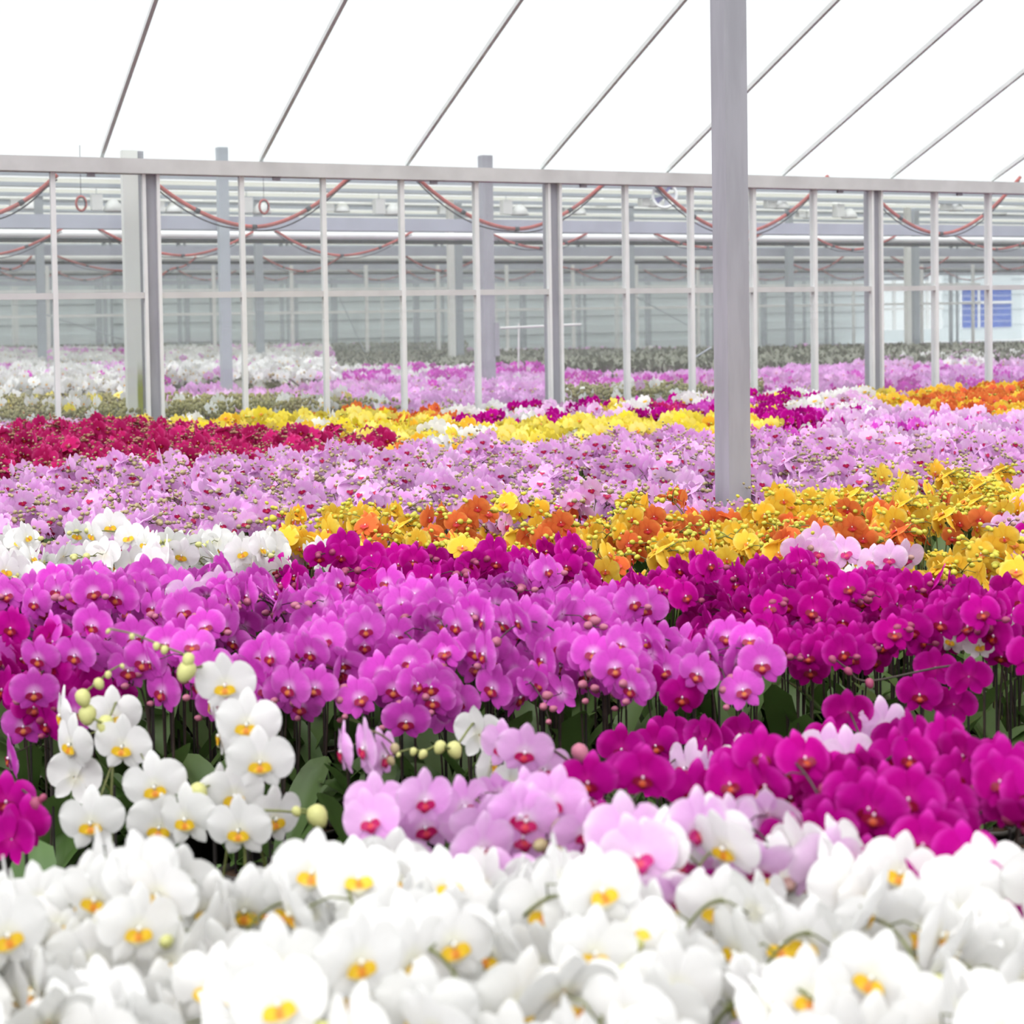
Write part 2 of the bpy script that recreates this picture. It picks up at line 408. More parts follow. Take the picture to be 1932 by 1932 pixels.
# --- the houses behind the glass wall
UA, UB = -22.0, 34.0
def long_bar(name, p, z, sp, sz, mat, label, cat, ua=UA, ub=UB, kind='structure'):
    mb = MB(); mb.box((0, 0, 0), ub - ua, sp, sz, T, N); o = mb.build(name, mat); o.location = wp((ua + ub) / 2, p, z)
    o['kind'] = kind; return tag(o, label, cat)
ZB = at_p(100, 418, 14.9).z
rows = [14.9, 21.2, 28.0, 34.6, 41.0]
for i, p in enumerate(rows):
    long_bar('trim_%d' % (i + 1), p, ZB, 0.12, 0.125, M['galv_blue'], '%s long grey roof beam seen through the glass wall' % ['nearest', 'second', 'third', 'fourth', 'farthest'][i], 'beam')
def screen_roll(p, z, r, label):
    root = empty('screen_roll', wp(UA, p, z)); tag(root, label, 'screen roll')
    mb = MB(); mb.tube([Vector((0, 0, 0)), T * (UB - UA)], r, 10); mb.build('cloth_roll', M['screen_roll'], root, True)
    mb = MB(); mb.box(T * (UB - UA) / 2 + N * .05 + Vector((0, 0, -r - .025)), UB - UA, 0.10, 0.045, T, N); mb.build('shade_strip', M['roll_shade'], root)  # added dark strip, stands in for the shadow beneath the roll
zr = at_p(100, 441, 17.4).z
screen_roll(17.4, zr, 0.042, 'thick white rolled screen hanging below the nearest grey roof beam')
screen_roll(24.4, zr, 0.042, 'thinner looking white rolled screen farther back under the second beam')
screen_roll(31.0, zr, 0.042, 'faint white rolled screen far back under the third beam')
# drawn shade cloth far overhead, in strips on wires
sh = empty('ceiling_screen', wp(0, 19, ZB + .72)); struct(sh, 'pale shade cloth strips under the far roof', 'shade screen'); sh['kind'] = 'structure'
strip = MB(); strip.box((0, 0, 0), UB - UA, 0.50, 0.01, T, N); sme = strip.mesh('strip', M['cloth'])
wire = MB(); wire.box((0, 0, 0), UB - UA, 0.05, 0.05, T, N); wme = wire.mesh('wire', M['galv_far'])
for k in range(40):
    o = obj('cloth_strip', sme, sh); o.location = T * (UA + UB) / 2 + N * (k * .78)
    o.rotation_euler = (0, 0, 0)
    if k % 2 == 0:
        o = obj('wire_bar', wme, sh); o.location = T * (UA + UB) / 2 + N * (k * .78 + .39) - Vector((0, 0, .02))

# posts behind
def post(px, p, w, mat, name, label, cat='post', top=None, group=None):
    a = at_p(px, 600, p); mb = MB(); h = top or (ZB + .7)
    mb.box((0, 0, h / 2), w, w, h, T, N); o = mb.build(name, mat); o.location = (a.x, a.y, 0)
    return tag(o, label, cat, group)
post(425, 14.75, .095, M['galv_far'], 'steel_post', 'grey steel post rising from the white and lilac orchids behind the glass')
post(920, 14.75, .115, M['galv'], 'steel_post', 'wide grey steel post with a small box on its side behind the glass')
for px, lab in ((78, 'grey steel post behind the white orchids near the edge of the photo'), (490, 'slim grey steel post behind the tall white orchids'),
                (1190, 'slim grey steel post behind the glass, between the paired post and the column'), (1490, 'slim grey steel post rising from the lilac bed beyond the column')):
    post(px, 21.0, .10, M['galv_far'], 'steel_post', lab)
for px, lab in ((866, 'grey steel post beside a white pipe in the middle'), (1727, 'grey steel post beside a white pipe near the blue door')):
    post(px, 20.9, .10, M['galv_far'], 'steel_post', lab)
    post(px - 14, 20.6, .085, M['pipe_white'], 'drain_pipe', 'white square ' + ('drain pipe in the middle, standing against a grey post' if px < 1000 else 'drain pipe standing against the grey post near the blue door'), 'pipe')
a = at_p(250, 600, P0 + .42)
mb = MB(); mb.box((0, 0, ZT / 2 + .1), .105, .085, ZT + .2, T, N); o = mb.build('drain_pipe', M['pipe_algae']); o.location = (a.x, a.y, 0)
tag(o, 'white square drain pipe with green algae stain close behind the glass', 'pipe')
a = at_p(270, 600, P0 + .45); 
mb = MB(); mb.box((0, 0, ZT / 2 + .1), .045, .06, ZT + .2, T, N); o = mb.build('steel_post', M['galv']); o.location = (a.x, a.y, 0)
tag(o, 'narrow grey post squeezed against the stained white drain pipe', 'post')
o = MB().box((0, 0, 0), .05, .06, .34, T, N).build('control_box', M['galv']); o.location = at_p(936, 640, 14.7)
tag(o, 'narrow grey box fixed to the side of the wide steel post', 'box')
for i, px in enumerate((205, 345, 538, 830, 1098, 1340, 1565, 1800)):
    for s in (-1, 1):
        post(px + s * 6, 33.5, .075 if s < 0 else .05, M['galv_far'], 'slim_post', 'thin grey post, %s of the %s pair from the left' % ('wider' if s < 0 else 'slimmer', ordinal(i + 1)), 'post', group='thin paired posts in the far house')
pr_ = random.Random(3)
for i in range(26):
    if 1770 < 40 + i * 74 < 1930: continue
    post(40 + i * 74 + pr_.uniform(-22, 22), 42.5, pr_.choice((.08, .11, .15)), M['galv_far'] if i % 3 else M['white_alu'], 'slim_post', 'slim blurred post near the end wall, %s from the left' % ordinal(i + 1), 'post', group='slim posts near the end wall')
# second glass partition
w2 = empty('wall_far_partition', wp(0, 27.2, 0)); struct(w2, 'far glass partition with thin pale mullions', 'glass wall')
mm = MB().box((0, 0, ZB / 2), .055, .05, ZB, T, N).mesh('mullion', M['white_alu'])
pn = MB().box((0, 0, ZB / 2), 1.34, .004, ZB - .1, T, N).mesh('pane', M['glass_far'])
k = -14.0
while k < 24:
    o = obj('mullion', mm, w2); o.location = T * k
    o = obj('pane', pn, w2); o.location = T * (k + .7)
    k += 1.4
for z in (at_p(700, 588, 27.2).z, at_p(700, 545, 27.2).z):
    MB().box(T * 5 + Vector((0, 0, z)), 38, .04, .045, T, N).build('rail', M['white_alu'], w2)
# far end wall, boards with a glazed stretch and a blue door
PF = 46.0
fw = empty('wall_far', wp(0, PF, 0)); struct(fw, 'pale boarded end wall of the far greenhouse', 'wall')
u1, u2, u3, u4 = (U(1655, 600, PF), U(1780, 600, PF), U(1812, 600, PF), U(1907, 600, PF))
zb, zt_ = 0.0, 3.4
nb = 12
for i in range(nb):
    z0 = zt_ * i / nb; h = zt_ / nb + .01
    for a, b in ((-26, u1), (u2, u3), (u4, 44)):
        MB().box(T * (a + b) / 2 + Vector((0, 0, z0 + h / 2)) + N * (.04 * (i % 2)), b - a, .08, h, T, N).build('board', M['far_panel'], fw)
zl, zh = at_p(1860, 618, PF).z, at_p(1860, 546, PF).z
for a, b in ((u1, u2), (u3, u4)):
    MB().box(T * (a + b) / 2 + Vector((0, 0, zl / 2)), b - a, .08, zl - .01, T, N).build('board', M['far_panel'], fw)
MB().box(T * (u3 + u4) / 2 + Vector((0, 0, (zh + zt_) / 2)), u4 - u3, .08, zt_ - zh, T, N).build('board', M['far_panel'], fw)
n = 4
for i in range(n):
    a = u1 + (u2 - u1) * i / n; b = u1 + (u2 - u1) * (i + 1) / n
    MB().box(T * (a + b) / 2 + Vector((0, 0, (zl + zt_) / 2)), b - a - .12, .02, zt_ - zl - .1, T, N).build('pane', M['roof_glass'], fw)
    MB().box(T * a + Vector((0, 0, (zl + zt_) / 2)), .12, .08, zt_ - zl, T, N).build('mullion', M['white_alu'], fw)
for z in np.linspace(zl, zt_, 5)[1:-1]:
    MB().box(T * (u1 + u2) / 2 + Vector((0, 0, float(z))), u2 - u1, .06, .1, T, N).build('rail', M['white_alu'], fw)
dr = empty('door_1', wp((u3 + u4) / 2, PF - .06, zl)); struct(dr, 'blue roller door in the far wall', 'door')
nd_ = 6
for i in range(nd_):
    h = (zh - zl) / nd_
    MB().box(Vector((0, 0, h * (i + .5))), u4 - u3 - .1, .06, h - .015, T, N).build('door_slat', M['blue'], dr)
for f in (-.18,):
    MB().box(T * ((u4 - u3) * f) + Vector((0, 0, (zh - zl) / 2)) - N * .05, .09, .05, zh - zl, T, N).build('door_bar', M['white_alu'], dr)
MB().box(Vector((0, 0, (zh - zl) * .66)) - N * .05, u4 - u3, .05, .1, T, N).build('door_bar', M['white_alu'], dr)

# hose festoons, one row per house
def festoon(p, pts_px, label, r=0.017, ybot=0.0):
    pts = [at_p(x, y, p) for x, y in pts_px]
    o0 = pts[0].copy()
    root = empty('hose_loop', o0); tag(root, label, 'hose', 'red hose loops hanging behind the glass')
    cv = catmull([q - o0 for q in pts], 6)
    MB().tube(cv, r, 8).build('hose', M['hose'], root, True)
    off = [q + Vector((0, 0, -r * 1.3 - 0.028 * abs(math.sin(i * math.pi * 2.2 / len(cv))))) + N * .008 for i, q in enumerate(cv)]
    MB().tube(off, r * .38, 5).build('cable', M['cable'], root, True)
    for f in (.27, .5, .78):
        i = int(f * (len(cv) - 1)); d = (cv[i + 1] - cv[i]).normalized()
        MB().tube([cv[i] - d * .02, cv[i] + d * .02], r * 1.25, 8).build('tie', M['cable'], root, True)
    return root
F1 = 12.6
def garland(p, x0, y0, xb, yb, x1, y1, label, r=.017):
    pts = []
    for t in np.linspace(-1, 0, 5)[:-1]: pts.append((xb + (xb - x0) * t, yb + (y0 - yb) * abs(t) ** 1.8))
    for t in np.linspace(0, 1, 5): pts.append((xb + (x1 - xb) * t, yb + (y1 - yb) * t ** 1.8))
    return festoon(p, pts, label, r)
garland(F1, -190, 315, -40, 408, 108, 330, 'thick red hose loop with black cable at the photo edge above white orchids')
garland(F1, 265, 322, 480, 428, 668, 326, 'thick red hose loop with black cable hanging beyond the stained drain pipe')
garland(F1, 772, 322, 975, 432, 1160, 326, 'thick red hose loop with black cable hanging in front of the wide steel post')
garland(F1, 1222, 330, 1395, 439, 1562, 332, 'thick red hose loop with black cable passing behind the column')
garland(F1, 1622, 338, 1775, 441, 1925, 334, 'thick red hose loop with black cable nearest the blue door')
F2 = 16.6
for x0, y0, xb, yb, x1, y1, lab in ((-90, 445, -30, 482, 118, 431, 'thin red hose loop at the edge of the photo under the nearest beam'), (185, 431, 345, 482, 478, 437, 'thin red hose loop crossing behind the stained drain pipe'),
        (518, 434, 645, 482, 778, 437, 'thin red hose loop between the second and fourth mullions'), (928, 441, 1020, 468, 1108, 440, 'thin red hose loop behind the paired post'),
        (1234, 440, 1335, 467, 1440, 440, 'thin red hose loop running behind the column'), (1536, 447, 1608, 471, 1690, 445, 'thin red hose loop behind the mullion right of the column'),
        (1800, 442, 1880, 470, 1960, 445, 'thin red hose loop above the blue door')):
    garland(F2, x0, y0, xb, yb, x1, y1, lab, .014)
for i, (x0, y0, xb, yb, x1, y1) in enumerate(((-20, 500, 20, 508, 60, 483), (95, 478, 235, 511, 300, 490), (300, 524, 335, 505, 370, 484), (496, 485, 575, 512, 645, 482), (762, 480, 835, 511, 900, 488),
        (1050, 500, 1095, 509, 1158, 480), (1247, 478, 1320, 507, 1400, 490), (1495, 498, 1535, 510, 1595, 480), (1676, 480, 1745, 506, 1790, 484), (1868, 483, 1905, 508, 1960, 490))):
    garland(23.4, x0, y0, xb, yb, x1, y1, 'faint red hose loop in the third row back, %s from the left' % ordinal(i + 1), .013)
for i, (xb, w) in enumerate(((55, 60), (160, 60), (390, 55), (520, 45), (715, 60), (810, 45), (960, 50), (1140, 55), (1265, 50), (1450, 55), (1600, 50), (1720, 45), (1830, 50))):
    garland(30.2, xb - w, 509, xb, 528, xb + w, 511, 'very faint pinkish hose loop in the last row, %s from the left' % ordinal(i + 1), .012)
for px, py, lab in ((153, 384, 'small red hose ring hanging above the beam beside the stained drain pipe'), (498, 390, 'small red hose ring hanging above the beam over the tall white orchids')):
    c = at_p(px, py, 14.0); root = empty('hose_ring', c); tag(root, lab, 'hose')
    MB().tube([T * (math.cos(t) * .042) + Vector((0, 0, math.sin(t) * .062)) for t in np.linspace(0, 2 * math.pi, 20)], .011, 7).build('hose', M['hose'], root, True)
    MB().tube([T * (math.cos(t) * .033) + Vector((0, 0, math.sin(t) * .05)) - N * .012 for t in np.linspace(-.5, 2.2, 10)], .006, 5).build('cable', M['cable'], root, True)
    MB().tube([Vector((0, 0, .06)), Vector((0, 0, .5))], .003, 4).build('hanging_wire', M['cable'], root)

# grow lamps
def lamp_meshes():
    bx_ = MB().box((0, 0, 0), .13, .13, .19, T, N).mesh('ballast_box', M['lamp_white'])
    dm = MB().lathe([(.02, .10), (.05, .09), (.10, .03), (.125, -.04), (.12, -.045), (.09, .01), (.03, .06)], 14).mesh('reflector', M['lamp_white'], True)
    wr = MB().tube([(0, 0, 0), (0, 0, 1)], .006, 4).mesh('hanging_rod', M['galv_far'])
    return bx_, dm, wr
LM = lamp_meshes()
for i, p in enumerate((18.0, 19.5, 22.0, 24.0)):
    long_bar('trim_%d' % (i + 6), p, ZB + .70, 0.05, 0.04, M['galv_far'], 'thin grey purlin that carries the lamps, %s one back' % ordinal(i + 1), 'purlin')
long_bar('trim_10', F2, at_p(640, 428, F2).z, 0.03, 0.03, M['galv_far'], 'thin grey trolley rail that carries the second row of hoses', 'rail')
lamp_px = [(28, 380, 22), (182, 382, 19.5), (300, 386, 22), (345, 372, 24), (465, 387, 19.5), (560, 372, 24), (620, 386, 22), (715, 390, 19.5), (690, 372, 24), (835, 392, 22), (955, 391, 19.5), (985, 371, 24),
           (1070, 392, 22), (1115, 378, 24), (1215, 376, 19.5), (1330, 388, 22), (1452, 380, 19.5), (1510, 400, 22), (1560, 382, 24), (1582, 398, 19.5), (1660, 380, 22), (1785, 385, 19.5), (1870, 392, 22), (1920, 380, 24)]
for li, (px, py, p) in enumerate(sorted(lamp_px)):
    c = at_p(px, py, p); root = empty('grow_lamp', c); tag(root, 'white grow lamp under the far roof, %s from the left' % ordinal(li + 1), 'lamp', 'white grow lamps under the far roof')
    obj('ballast_box', LM[0], root)
    o = obj('reflector', LM[1], root); o.location = T * .2 - Vector((0, 0, .06))
    o = obj('hanging_rod', LM[2], root); o.location = (0, 0, .09); o.scale = (1, 1, ZB + .69 - c.z - .09)
# circulation fan
c = at_p(1254, 369, 18.0); fan = empty('circulation_fan', c); tag(fan, 'round white circulation fan hanging under the far roof beside the column', 'fan')
R90 = Matrix.Rotation(-.10, 4, 'Z') @ Matrix.Rotation(math.pi / 2, 4, 'X')
MB().lathe([(.140, -.04), (.160, -.05), (.172, -.04), (.172, .04), (.160, .05), (.140, .04), (.136, 0), (.140, -.04)], 28, 0, R90).build('housing', M['lamp_white'], fan, True)
for k in range(5):
    A = R90 @ Matrix.Rotation(k * 2 * math.pi / 5, 4, 'Z')
    MB().add([A @ Vector(v) for v in ((.03, -.015, .02), (.13, -.05, .035), (.135, .035, -.02), (.03, .02, -.01), (.03, -.015, .026), (.13, -.05, .041), (.135, .035, -.014), (.03, .02, -.004))],
             [(0, 1, 2, 3), (7, 6, 5, 4), (0, 4, 5, 1), (1, 5, 6, 2), (2, 6, 7, 3), (3, 7, 4, 0)]).build('blade', M['fan_violet'] if k in (1, 3) else M['fan_grey'], fan)
MB().lathe([(.001, -.06), (.035, -.05), (.04, .05), (.001, .06)], 12, 0, R90).build('motor', M['fan_grey'], fan, True)
MB().tube([(0, 0, .165), (0, 0, ZB + .69 - c.z)], .008, 5).build('hanging_rod', M['galv_far'], fan)
# white irrigation pipe on a riser, marker cone, braces
c = at_p(1020, 616, 16.2); root = empty('irrigation_pipe', (c.x, c.y, 0)); tag(root, 'thin white irrigation pipe crossing low behind the paired post', 'pipe')
aa, bb = at_p(944, 619, 16.2), at_p(1096, 612, 16.2); o0 = Vector((c.x, c.y, 0))
MB().tube([aa - o0, bb - o0], .013, 6).build('cross_pipe', M['pipe_white'], root)
aa, bb = at_p(979, 610, 16.2), at_p(975, 700, 16.2); bb.z = 0
MB().tube([aa - o0, bb - o0], .010, 6).build('riser', M['pipe_white'], root)
c = at_p(1440, 683, 18.5); root = empty('marker_cone', (c.x, c.y, c.z - .06)); tag(root, 'tiny red marker cone on a stick among the orchids beyond the column', 'cone')
MB().lathe([(.036, 0), (.034, .008), (.010, .105), (.003, .11)], 10).build('cone', M['cone'], root)
MB().tube([(0, 0, 0), (0, 0, -(c.z - .06))], .008, 5).build('stick', M['pipe_white'], root)
for i, (x0, y0, x1, y1, p) in enumerate(((1200, 560, 1310, 620, 22.5), (640, 560, 700, 690, 24.), (1310, 675, 1342, 655, 16.), (60, 585, 230, 640, 24.))):
    a, b = at_p(x0, y0, p), at_p(x1, y1, p)
    o = MB().tube([Vector((0, 0, 0)), b - a], .010, 5).build('brace_rod', M['galv_far']); o.location = a
    tag(o, ['thin diagonal brace rod between the paired post and the column', 'thin diagonal brace rod over the lilac orchids', 'short diagonal brace rod beside the column', 'long thin diagonal brace rod above the white orchids'][i], 'rod')

# ------------------------------------------------------------------ orchid parts
rng = random.Random(7)
def patch(mb, base, ang, L, hw, ns, nw, y0, yf, mi=0, tipw=1.0):
    """one petal: axis at ANG in the xz plane, half-width function HW(s), depth function YF(s, v)"""
    ax = Vector((math.cos(ang), 0, math.sin(ang))); pp = Vector((-math.sin(ang), 0, math.cos(ang)))
    vs, uv = [], []
    for i in range(ns + 1):
        s = math.sin(.5 * math.pi * i / ns) if ns > 2 else (0, .62, 1)[i]
        for j in range(nw + 1):
            v = -1 + 2 * j / nw
            bulge = 1 - 0.0 * v * v
            q = Vector(base) + ax * (s * L) + pp * (v * hw(s))
            q.y = y0 + yf(s, v); vs.append(q); uv.append((q.x, q.z))
    fs = [(i * (nw + 1) + j, i * (nw + 1) + j + 1, (i + 1) * (nw + 1) + j + 1, (i + 1) * (nw + 1) + j) for i in range(ns) for j in range(nw)]
    mb.add(vs, fs, mi, uv)
def hw_petal(W):
    return lambda s: W * (0.12 + 0.88 * min(1, s / .45) ** .7) * math.sqrt(max(0.004, 1 - max(0, (s - .46) / .54) ** 2.0))
def hw_sepal(W):
    return lambda s: W * (0.35 + 0.65 * min(1, s / .45)) * (max(0.01, 1 - max(0, (s - .42) / .58) ** 2.0)) ** .72
def flower_pieces(seed, lod):
    """returns dict of MB pieces: petal_l, petal_r, sepal_d, sepal_l, sepal_r, lip, column"""
    r = random.Random(seed); j = lambda a: r.uniform(-a, a)
    ns, nw = {0: (7, 6), 1: (4, 3), 2: (2, 2)}[lod]; ss, sw = {0: (5, 4), 1: (3, 2), 2: (2, 1)}[lod]
    back = r.uniform(.02, .10); cup = r.uniform(-.02, .07)
    out = {}
    for nm, sgn in (('petal_l', -1), ('petal_r', 1)):
        b = back + j(.03); cu = cup + j(.03); an = math.radians(13 + j(6)); W = .315 * r.uniform(.94, 1.04); ph = r.uniform(0, 6)
        m = MB(); yf = lambda s, v, b=b, cu=cu, ph=ph: b * s * s - cu * (1 - abs(v) ** 1.5) * math.sin(s * math.pi) + .014 * math.sin(5 * v + ph) * s
        patch(m, (0.02 * sgn, 0, .03), an if sgn > 0 else math.pi - an, .49 * r.uniform(.95, 1.03), hw_petal(W), ns, nw, -.012, yf); out[nm] = m
    m = MB(); b = r.uniform(-.04, .10); an = math.radians(90 + j(5))
    patch(m, (0, 0, .03), an, .51, hw_sepal(.155), ss, sw, .016, lambda s, v: b * s * s - .025 * (1 - v * v)); out['sepal_d'] = m
    for nm, sgn in (('sepal_l', -1), ('sepal_r', 1)):
        m = MB(); an = math.radians(-57 + j(5)); b = r.uniform(-.02, .09)
        patch(m, (0.02 * sgn, 0, 0), an if sgn > 0 else math.pi - an, .43, hw_sepal(.145), ss, sw, .010, lambda s, v, b=b: b * s * s - .02 * (1 - v * v)); out[nm] = m
    m = MB(); ls, lw = {0: (5, 4), 1: (2, 2), 2: (1, 1)}[lod]
    patch(m, (0, 0, -.035), -math.pi / 2, .17, lambda s: .035 + .075 * math.sin(min(1, s * 1.15) * math.pi) ** .8 * (1 if s < .9 else .6), ls, lw, -.05, lambda s, v: -.07 * math.sin(s * 2.2) + .05 * s * s + .02 * v * v)
    if lod < 2:
        for sgn in (-1, 1):
            an = math.radians(-22); patch(m, (0.012 * sgn, 0, -.03), an if sgn > 0 else math.pi - an, .17, hw_sepal(.080), max(2, ls - 1), 2, -.045, lambda s, v: -.085 * s + .05 * s * s)
    out['lip'] = m
    m = MB()
    if lod < 2:
        m.ell(Matrix.Translation((0, -.055, .006)) @ Matrix.Rotation(.6, 4, 'X'), .026, .03, .042, *((7, 4) if lod == 0 else (4, 2)))
    out['column'] = m
    return out
def merge(pieces, names, mi_of):
    m = MB()
    for n in names:
        q = pieces[n]; m.add(q.v, q.f, mi_of.get(n, 0), q.uv)
    return m
PET = ['petal_l', 'petal_r', 'sepal_d', 'sepal_l', 'sepal_r']
NV = 5
P0S = [flower_pieces(100 + i, 0) for i in range(NV)]
P1S = [flower_pieces(100 + i, 1) for i in range(NV)]
FM = {}
for k, d in KINDS.items():
    FM[k] = dict(
        near=[dict(col=P0S[i]['column'].mesh('column', d['cm'], True), lip=P0S[i]['lip'].mesh('lip', d['lm'], True),
                   **{n: P0S[i][n].mesh(n[:5], d['pm'], True) for n in PET}) for i in range(NV)],
        l0=[merge(P0S[i], PET + ['column'], {'column': 1}).mesh('flower', [d['pm'], d['cm']], True) for i in range(NV)],
        l1=[merge(P1S[i], PET + ['column', 'lip'], {'column': 1, 'lip': 2}).mesh('flower', [d['pm'], d['cm'], d['lm']], True) for i in range(NV)],
        bud=MB().ell(Matrix.Identity(4), .5, .5, .62, 8, 6, 0, -.18).mesh('bud', d['bm'], True))

# leaves, foliage, pot
def leaf_mb(L, W, lift, droop, fold, n=7, w=4):
    """a strap leaf that grows along +x"""
    vs, fs = [], []
    for i in range(n + 1):
        s = i / n; x = L * (s - .25 * droop * s * s); z = L * (lift * s - droop * s * s)
        hw = W * (.45 + .55 * min(1, s / .35)) * math.sqrt(max(.01, 1 - max(0, (s - .45) / .55) ** 2.4))
        for j in range(w + 1):
            v = -1 + 2 * j / w; vs.append(Vector((x, v * hw, z + fold * hw * abs(v) - .25 * hw * v * v * droop)))
    for i in range(n):
        for j in range(w): fs.append((i * (w + 1) + j, i * (w + 1) + j + 1, (i + 1) * (w + 1) + j + 1, (i + 1) * (w + 1) + j))
    return MB().add(vs, fs)
LEAVES = [leaf_mb(.25, .038, .95, .55, .5).mesh('leaf', M['leaf'], True), leaf_mb(.21, .036, .75, .75, .4).mesh('leaf', M['leaf'], True),
          leaf_mb(.27, .040, 1.25, .5, .5).mesh('leaf', M['leaf'], True), leaf_mb(.17, .034, 1.6, .3, .6).mesh('leaf', M['leaf'], True)]
fol = MB()
for i in range(5):
    q = leaf_mb(.2 + .02 * i, .036, .7 + .2 * i, .5, .4, 4, 2); R = Matrix.Translation((0, 0, .11 + .01 * i)) @ Matrix.Rotation(i * math.pi * .97, 4, 'Z')
    fol.add([R @ v for v in q.v], q.f)
FOL = fol.mesh('foliage', M['leaf'], True)
pot = MB().lathe([(.001, 0), (.043, 0), (.056, .105), (.060, .105), (.060, .115), (.054, .115), (.053, .100)], 12)
POT = pot.mesh('pot', M['pot'], True)
BARK = MB().lathe([(.053, .100), (.03, .106), (.001, .108)], 10).mesh('bark', M['bark'], True)
STAKE = MB().tube([(0, 0, .10), (0, 0, .47)], .0028, 5).mesh('stake', M['stake'])

def flower_matrix(c, az, el, roll, size):
    return Matrix.Translation(c) @ Matrix.Rotation(az, 4, 'Z') @ Matrix.Rotation(el, 4, 'X') @ Matrix.Rotation(roll, 4, 'Y') @ Matrix.Scale(size, 4)
def bud_matrix(c, d, dia):
    return Matrix.Translation(c) @ d.to_track_quat('Z', 'Y').to_matrix().to_4x4() @ Matrix.Scale(dia, 4)

def template(seed, mode):
    """one plant: stem paths, pedicels, flower places (relative size) and bud places"""
    r = random.Random(seed); t = dict(paths=[], flowers=[], buds=[], stakes=[])
    nsp = 2
    for k in range(nsp):
        az = r.uniform(-75, 75) if mode != 'field' else r.uniform(-180, 180)
        if nsp == 2: az = abs(az) * (1 if k else -1) if mode != 'field' else az
        a = math.radians(az); d = Vector((math.sin(a), -math.cos(a), 0)); pr = Vector((d.y, -d.x, 0))
        ztop = r.uniform(.575, .635); reach = r.uniform(.10, .19) if mode != 'field' else r.uniform(.07, .15)
        b = Vector((.014 * (1 if k else -1), r.uniform(-.01, .01), .105))
        pts = [b, b + d * .012 + Vector((0, 0, .22)), b + d * .03 + Vector((0, 0, ztop - .2)), b + d * (.05 + .25 * reach) + Vector((0, 0, ztop - .125)), b + d * (.05 + .65 * reach) + Vector((0, 0, ztop - .11)),
               b + d * (.05 + reach) + Vector((0, 0, ztop - .14 + (0 if mode == 'cascade' else .03)))]
        if mode == 'cascade': pts.append(pts[-1] + d * .03 + Vector((0, 0, -.05)))
        cv = catmull(pts, 5); t['paths'].append((cv, .0028, .0014)); t['stakes'].append(b + d * .008)
        n = len(cv)
        nf = {'canopy': 4, 'cascade': 5, 'field': 4}[mode]
        lo, hi = {'canopy': (.52, .88), 'cascade': (.42, .9), 'field': (.50, .82)}[mode]
        for i in range(nf):
            f = lo + (hi - lo) * i / (nf - 1); q = cv[int(f * (n - 1))]
            side = 1 if i % 2 else -1
            fa = r.gauss(0, 32) if mode != 'field' else r.gauss(0, 48)
            if mode != 'field': fa = fa * .8 + az * .25
            el = r.gauss(2, 14)
            if r.random() < {'canopy': .22, 'cascade': .08, 'field': .16}[mode]: fa += r.choice((150, 200, 120, -120)); el = r.gauss(-15, 15)
            if mode == 'field' and r.random() < .25: el -= 40
            fr = math.radians(fa); face = Vector((math.sin(fr), -math.cos(fr), 0))
            c = q + pr * (side * r.uniform(.018, .042)) + face * .03 + Vector((0, 0, r.uniform(-.012, .02)))
            t['paths'].append(([q, q * .5 + (c - face * .018) * .5 + Vector((0, 0, .008)), c - face * .006], .0013, .0011))
            t['flowers'].append((c, fr, math.radians(el), math.radians(r.gauss(0, 9)), r.uniform(.90, 1.06), r.randrange(NV)))
        nbud = {'canopy': 3, 'cascade': 4, 'field': 3}[mode]
        for i in range(nbud):
            f = .86 + .14 * i / (nbud - 1); q = cv[int(f * (n - 1))]
            side = 1 if i % 2 else -1
            bd = (pr * side + d * .8 + Vector((0, 0, .3 * r.random()))).normalized(); c = q + bd * .016
            t['paths'].append(([q, c], .0011, .001)); t['buds'].append(bud_matrix(c, bd, .021 - .010 * i / nbud))
        if mode == 'field':                                   # side twigs that carry buds above the flowers
            for s2 in range(2):
                q = cv[int(r.uniform(.55, .75) * (n - 1))]; aa = math.radians(r.uniform(0, 360)); dd = Vector((math.cos(aa), math.sin(aa), r.uniform(.1, .45)))
                L = r.uniform(.07, .11); tw = [q, q + dd * L * .5 + Vector((0, 0, .015)), q + dd * L + Vector((0, 0, .005))]
                t['paths'].append((catmull(tw, 3), .0016, .001))
                for i in range(4):
                    f = .40 + .60 * i / 3; e = tw[0].lerp(tw[2], f) + Vector((0, 0, .012)); sd = Vector((dd.y, -dd.x, .4)) * (1 if i % 2 else -1)
                    c = e + sd.normalized() * .011; t['buds'].append(bud_matrix(c, (sd + dd).normalized(), .0155 - .0016 * i))
    return t
TPL = {m: [template(50 * i + 3 + len(m), m) for i in range(8)] for m in ('canopy', 'cascade', 'field')}
def stem_mb(paths, n=5):
    m = MB()
    for cv, ra, rb in paths: m.tube(cv, [ra + (rb - ra) * i / (len(cv) - 1) for i in range(len(cv))], n)
    return m
STEMS = {}
def stem_mesh(mode, i, kind, with_buds):
    key = (mode, i, kind, with_buds)
    if key not in STEMS:
        m = stem_mb(TPL[mode][i]['paths'], 4 if with_buds else 5)
        if with_buds:
            for B in TPL[mode][i]['buds']: m.ell(B, .5, .5, .62, 5, 4, 1, -.15)
        STEMS[key] = m.mesh('flower_stem', [KINDS[kind]['sm'], KINDS[kind]['bm']], True)
    return STEMS[key]

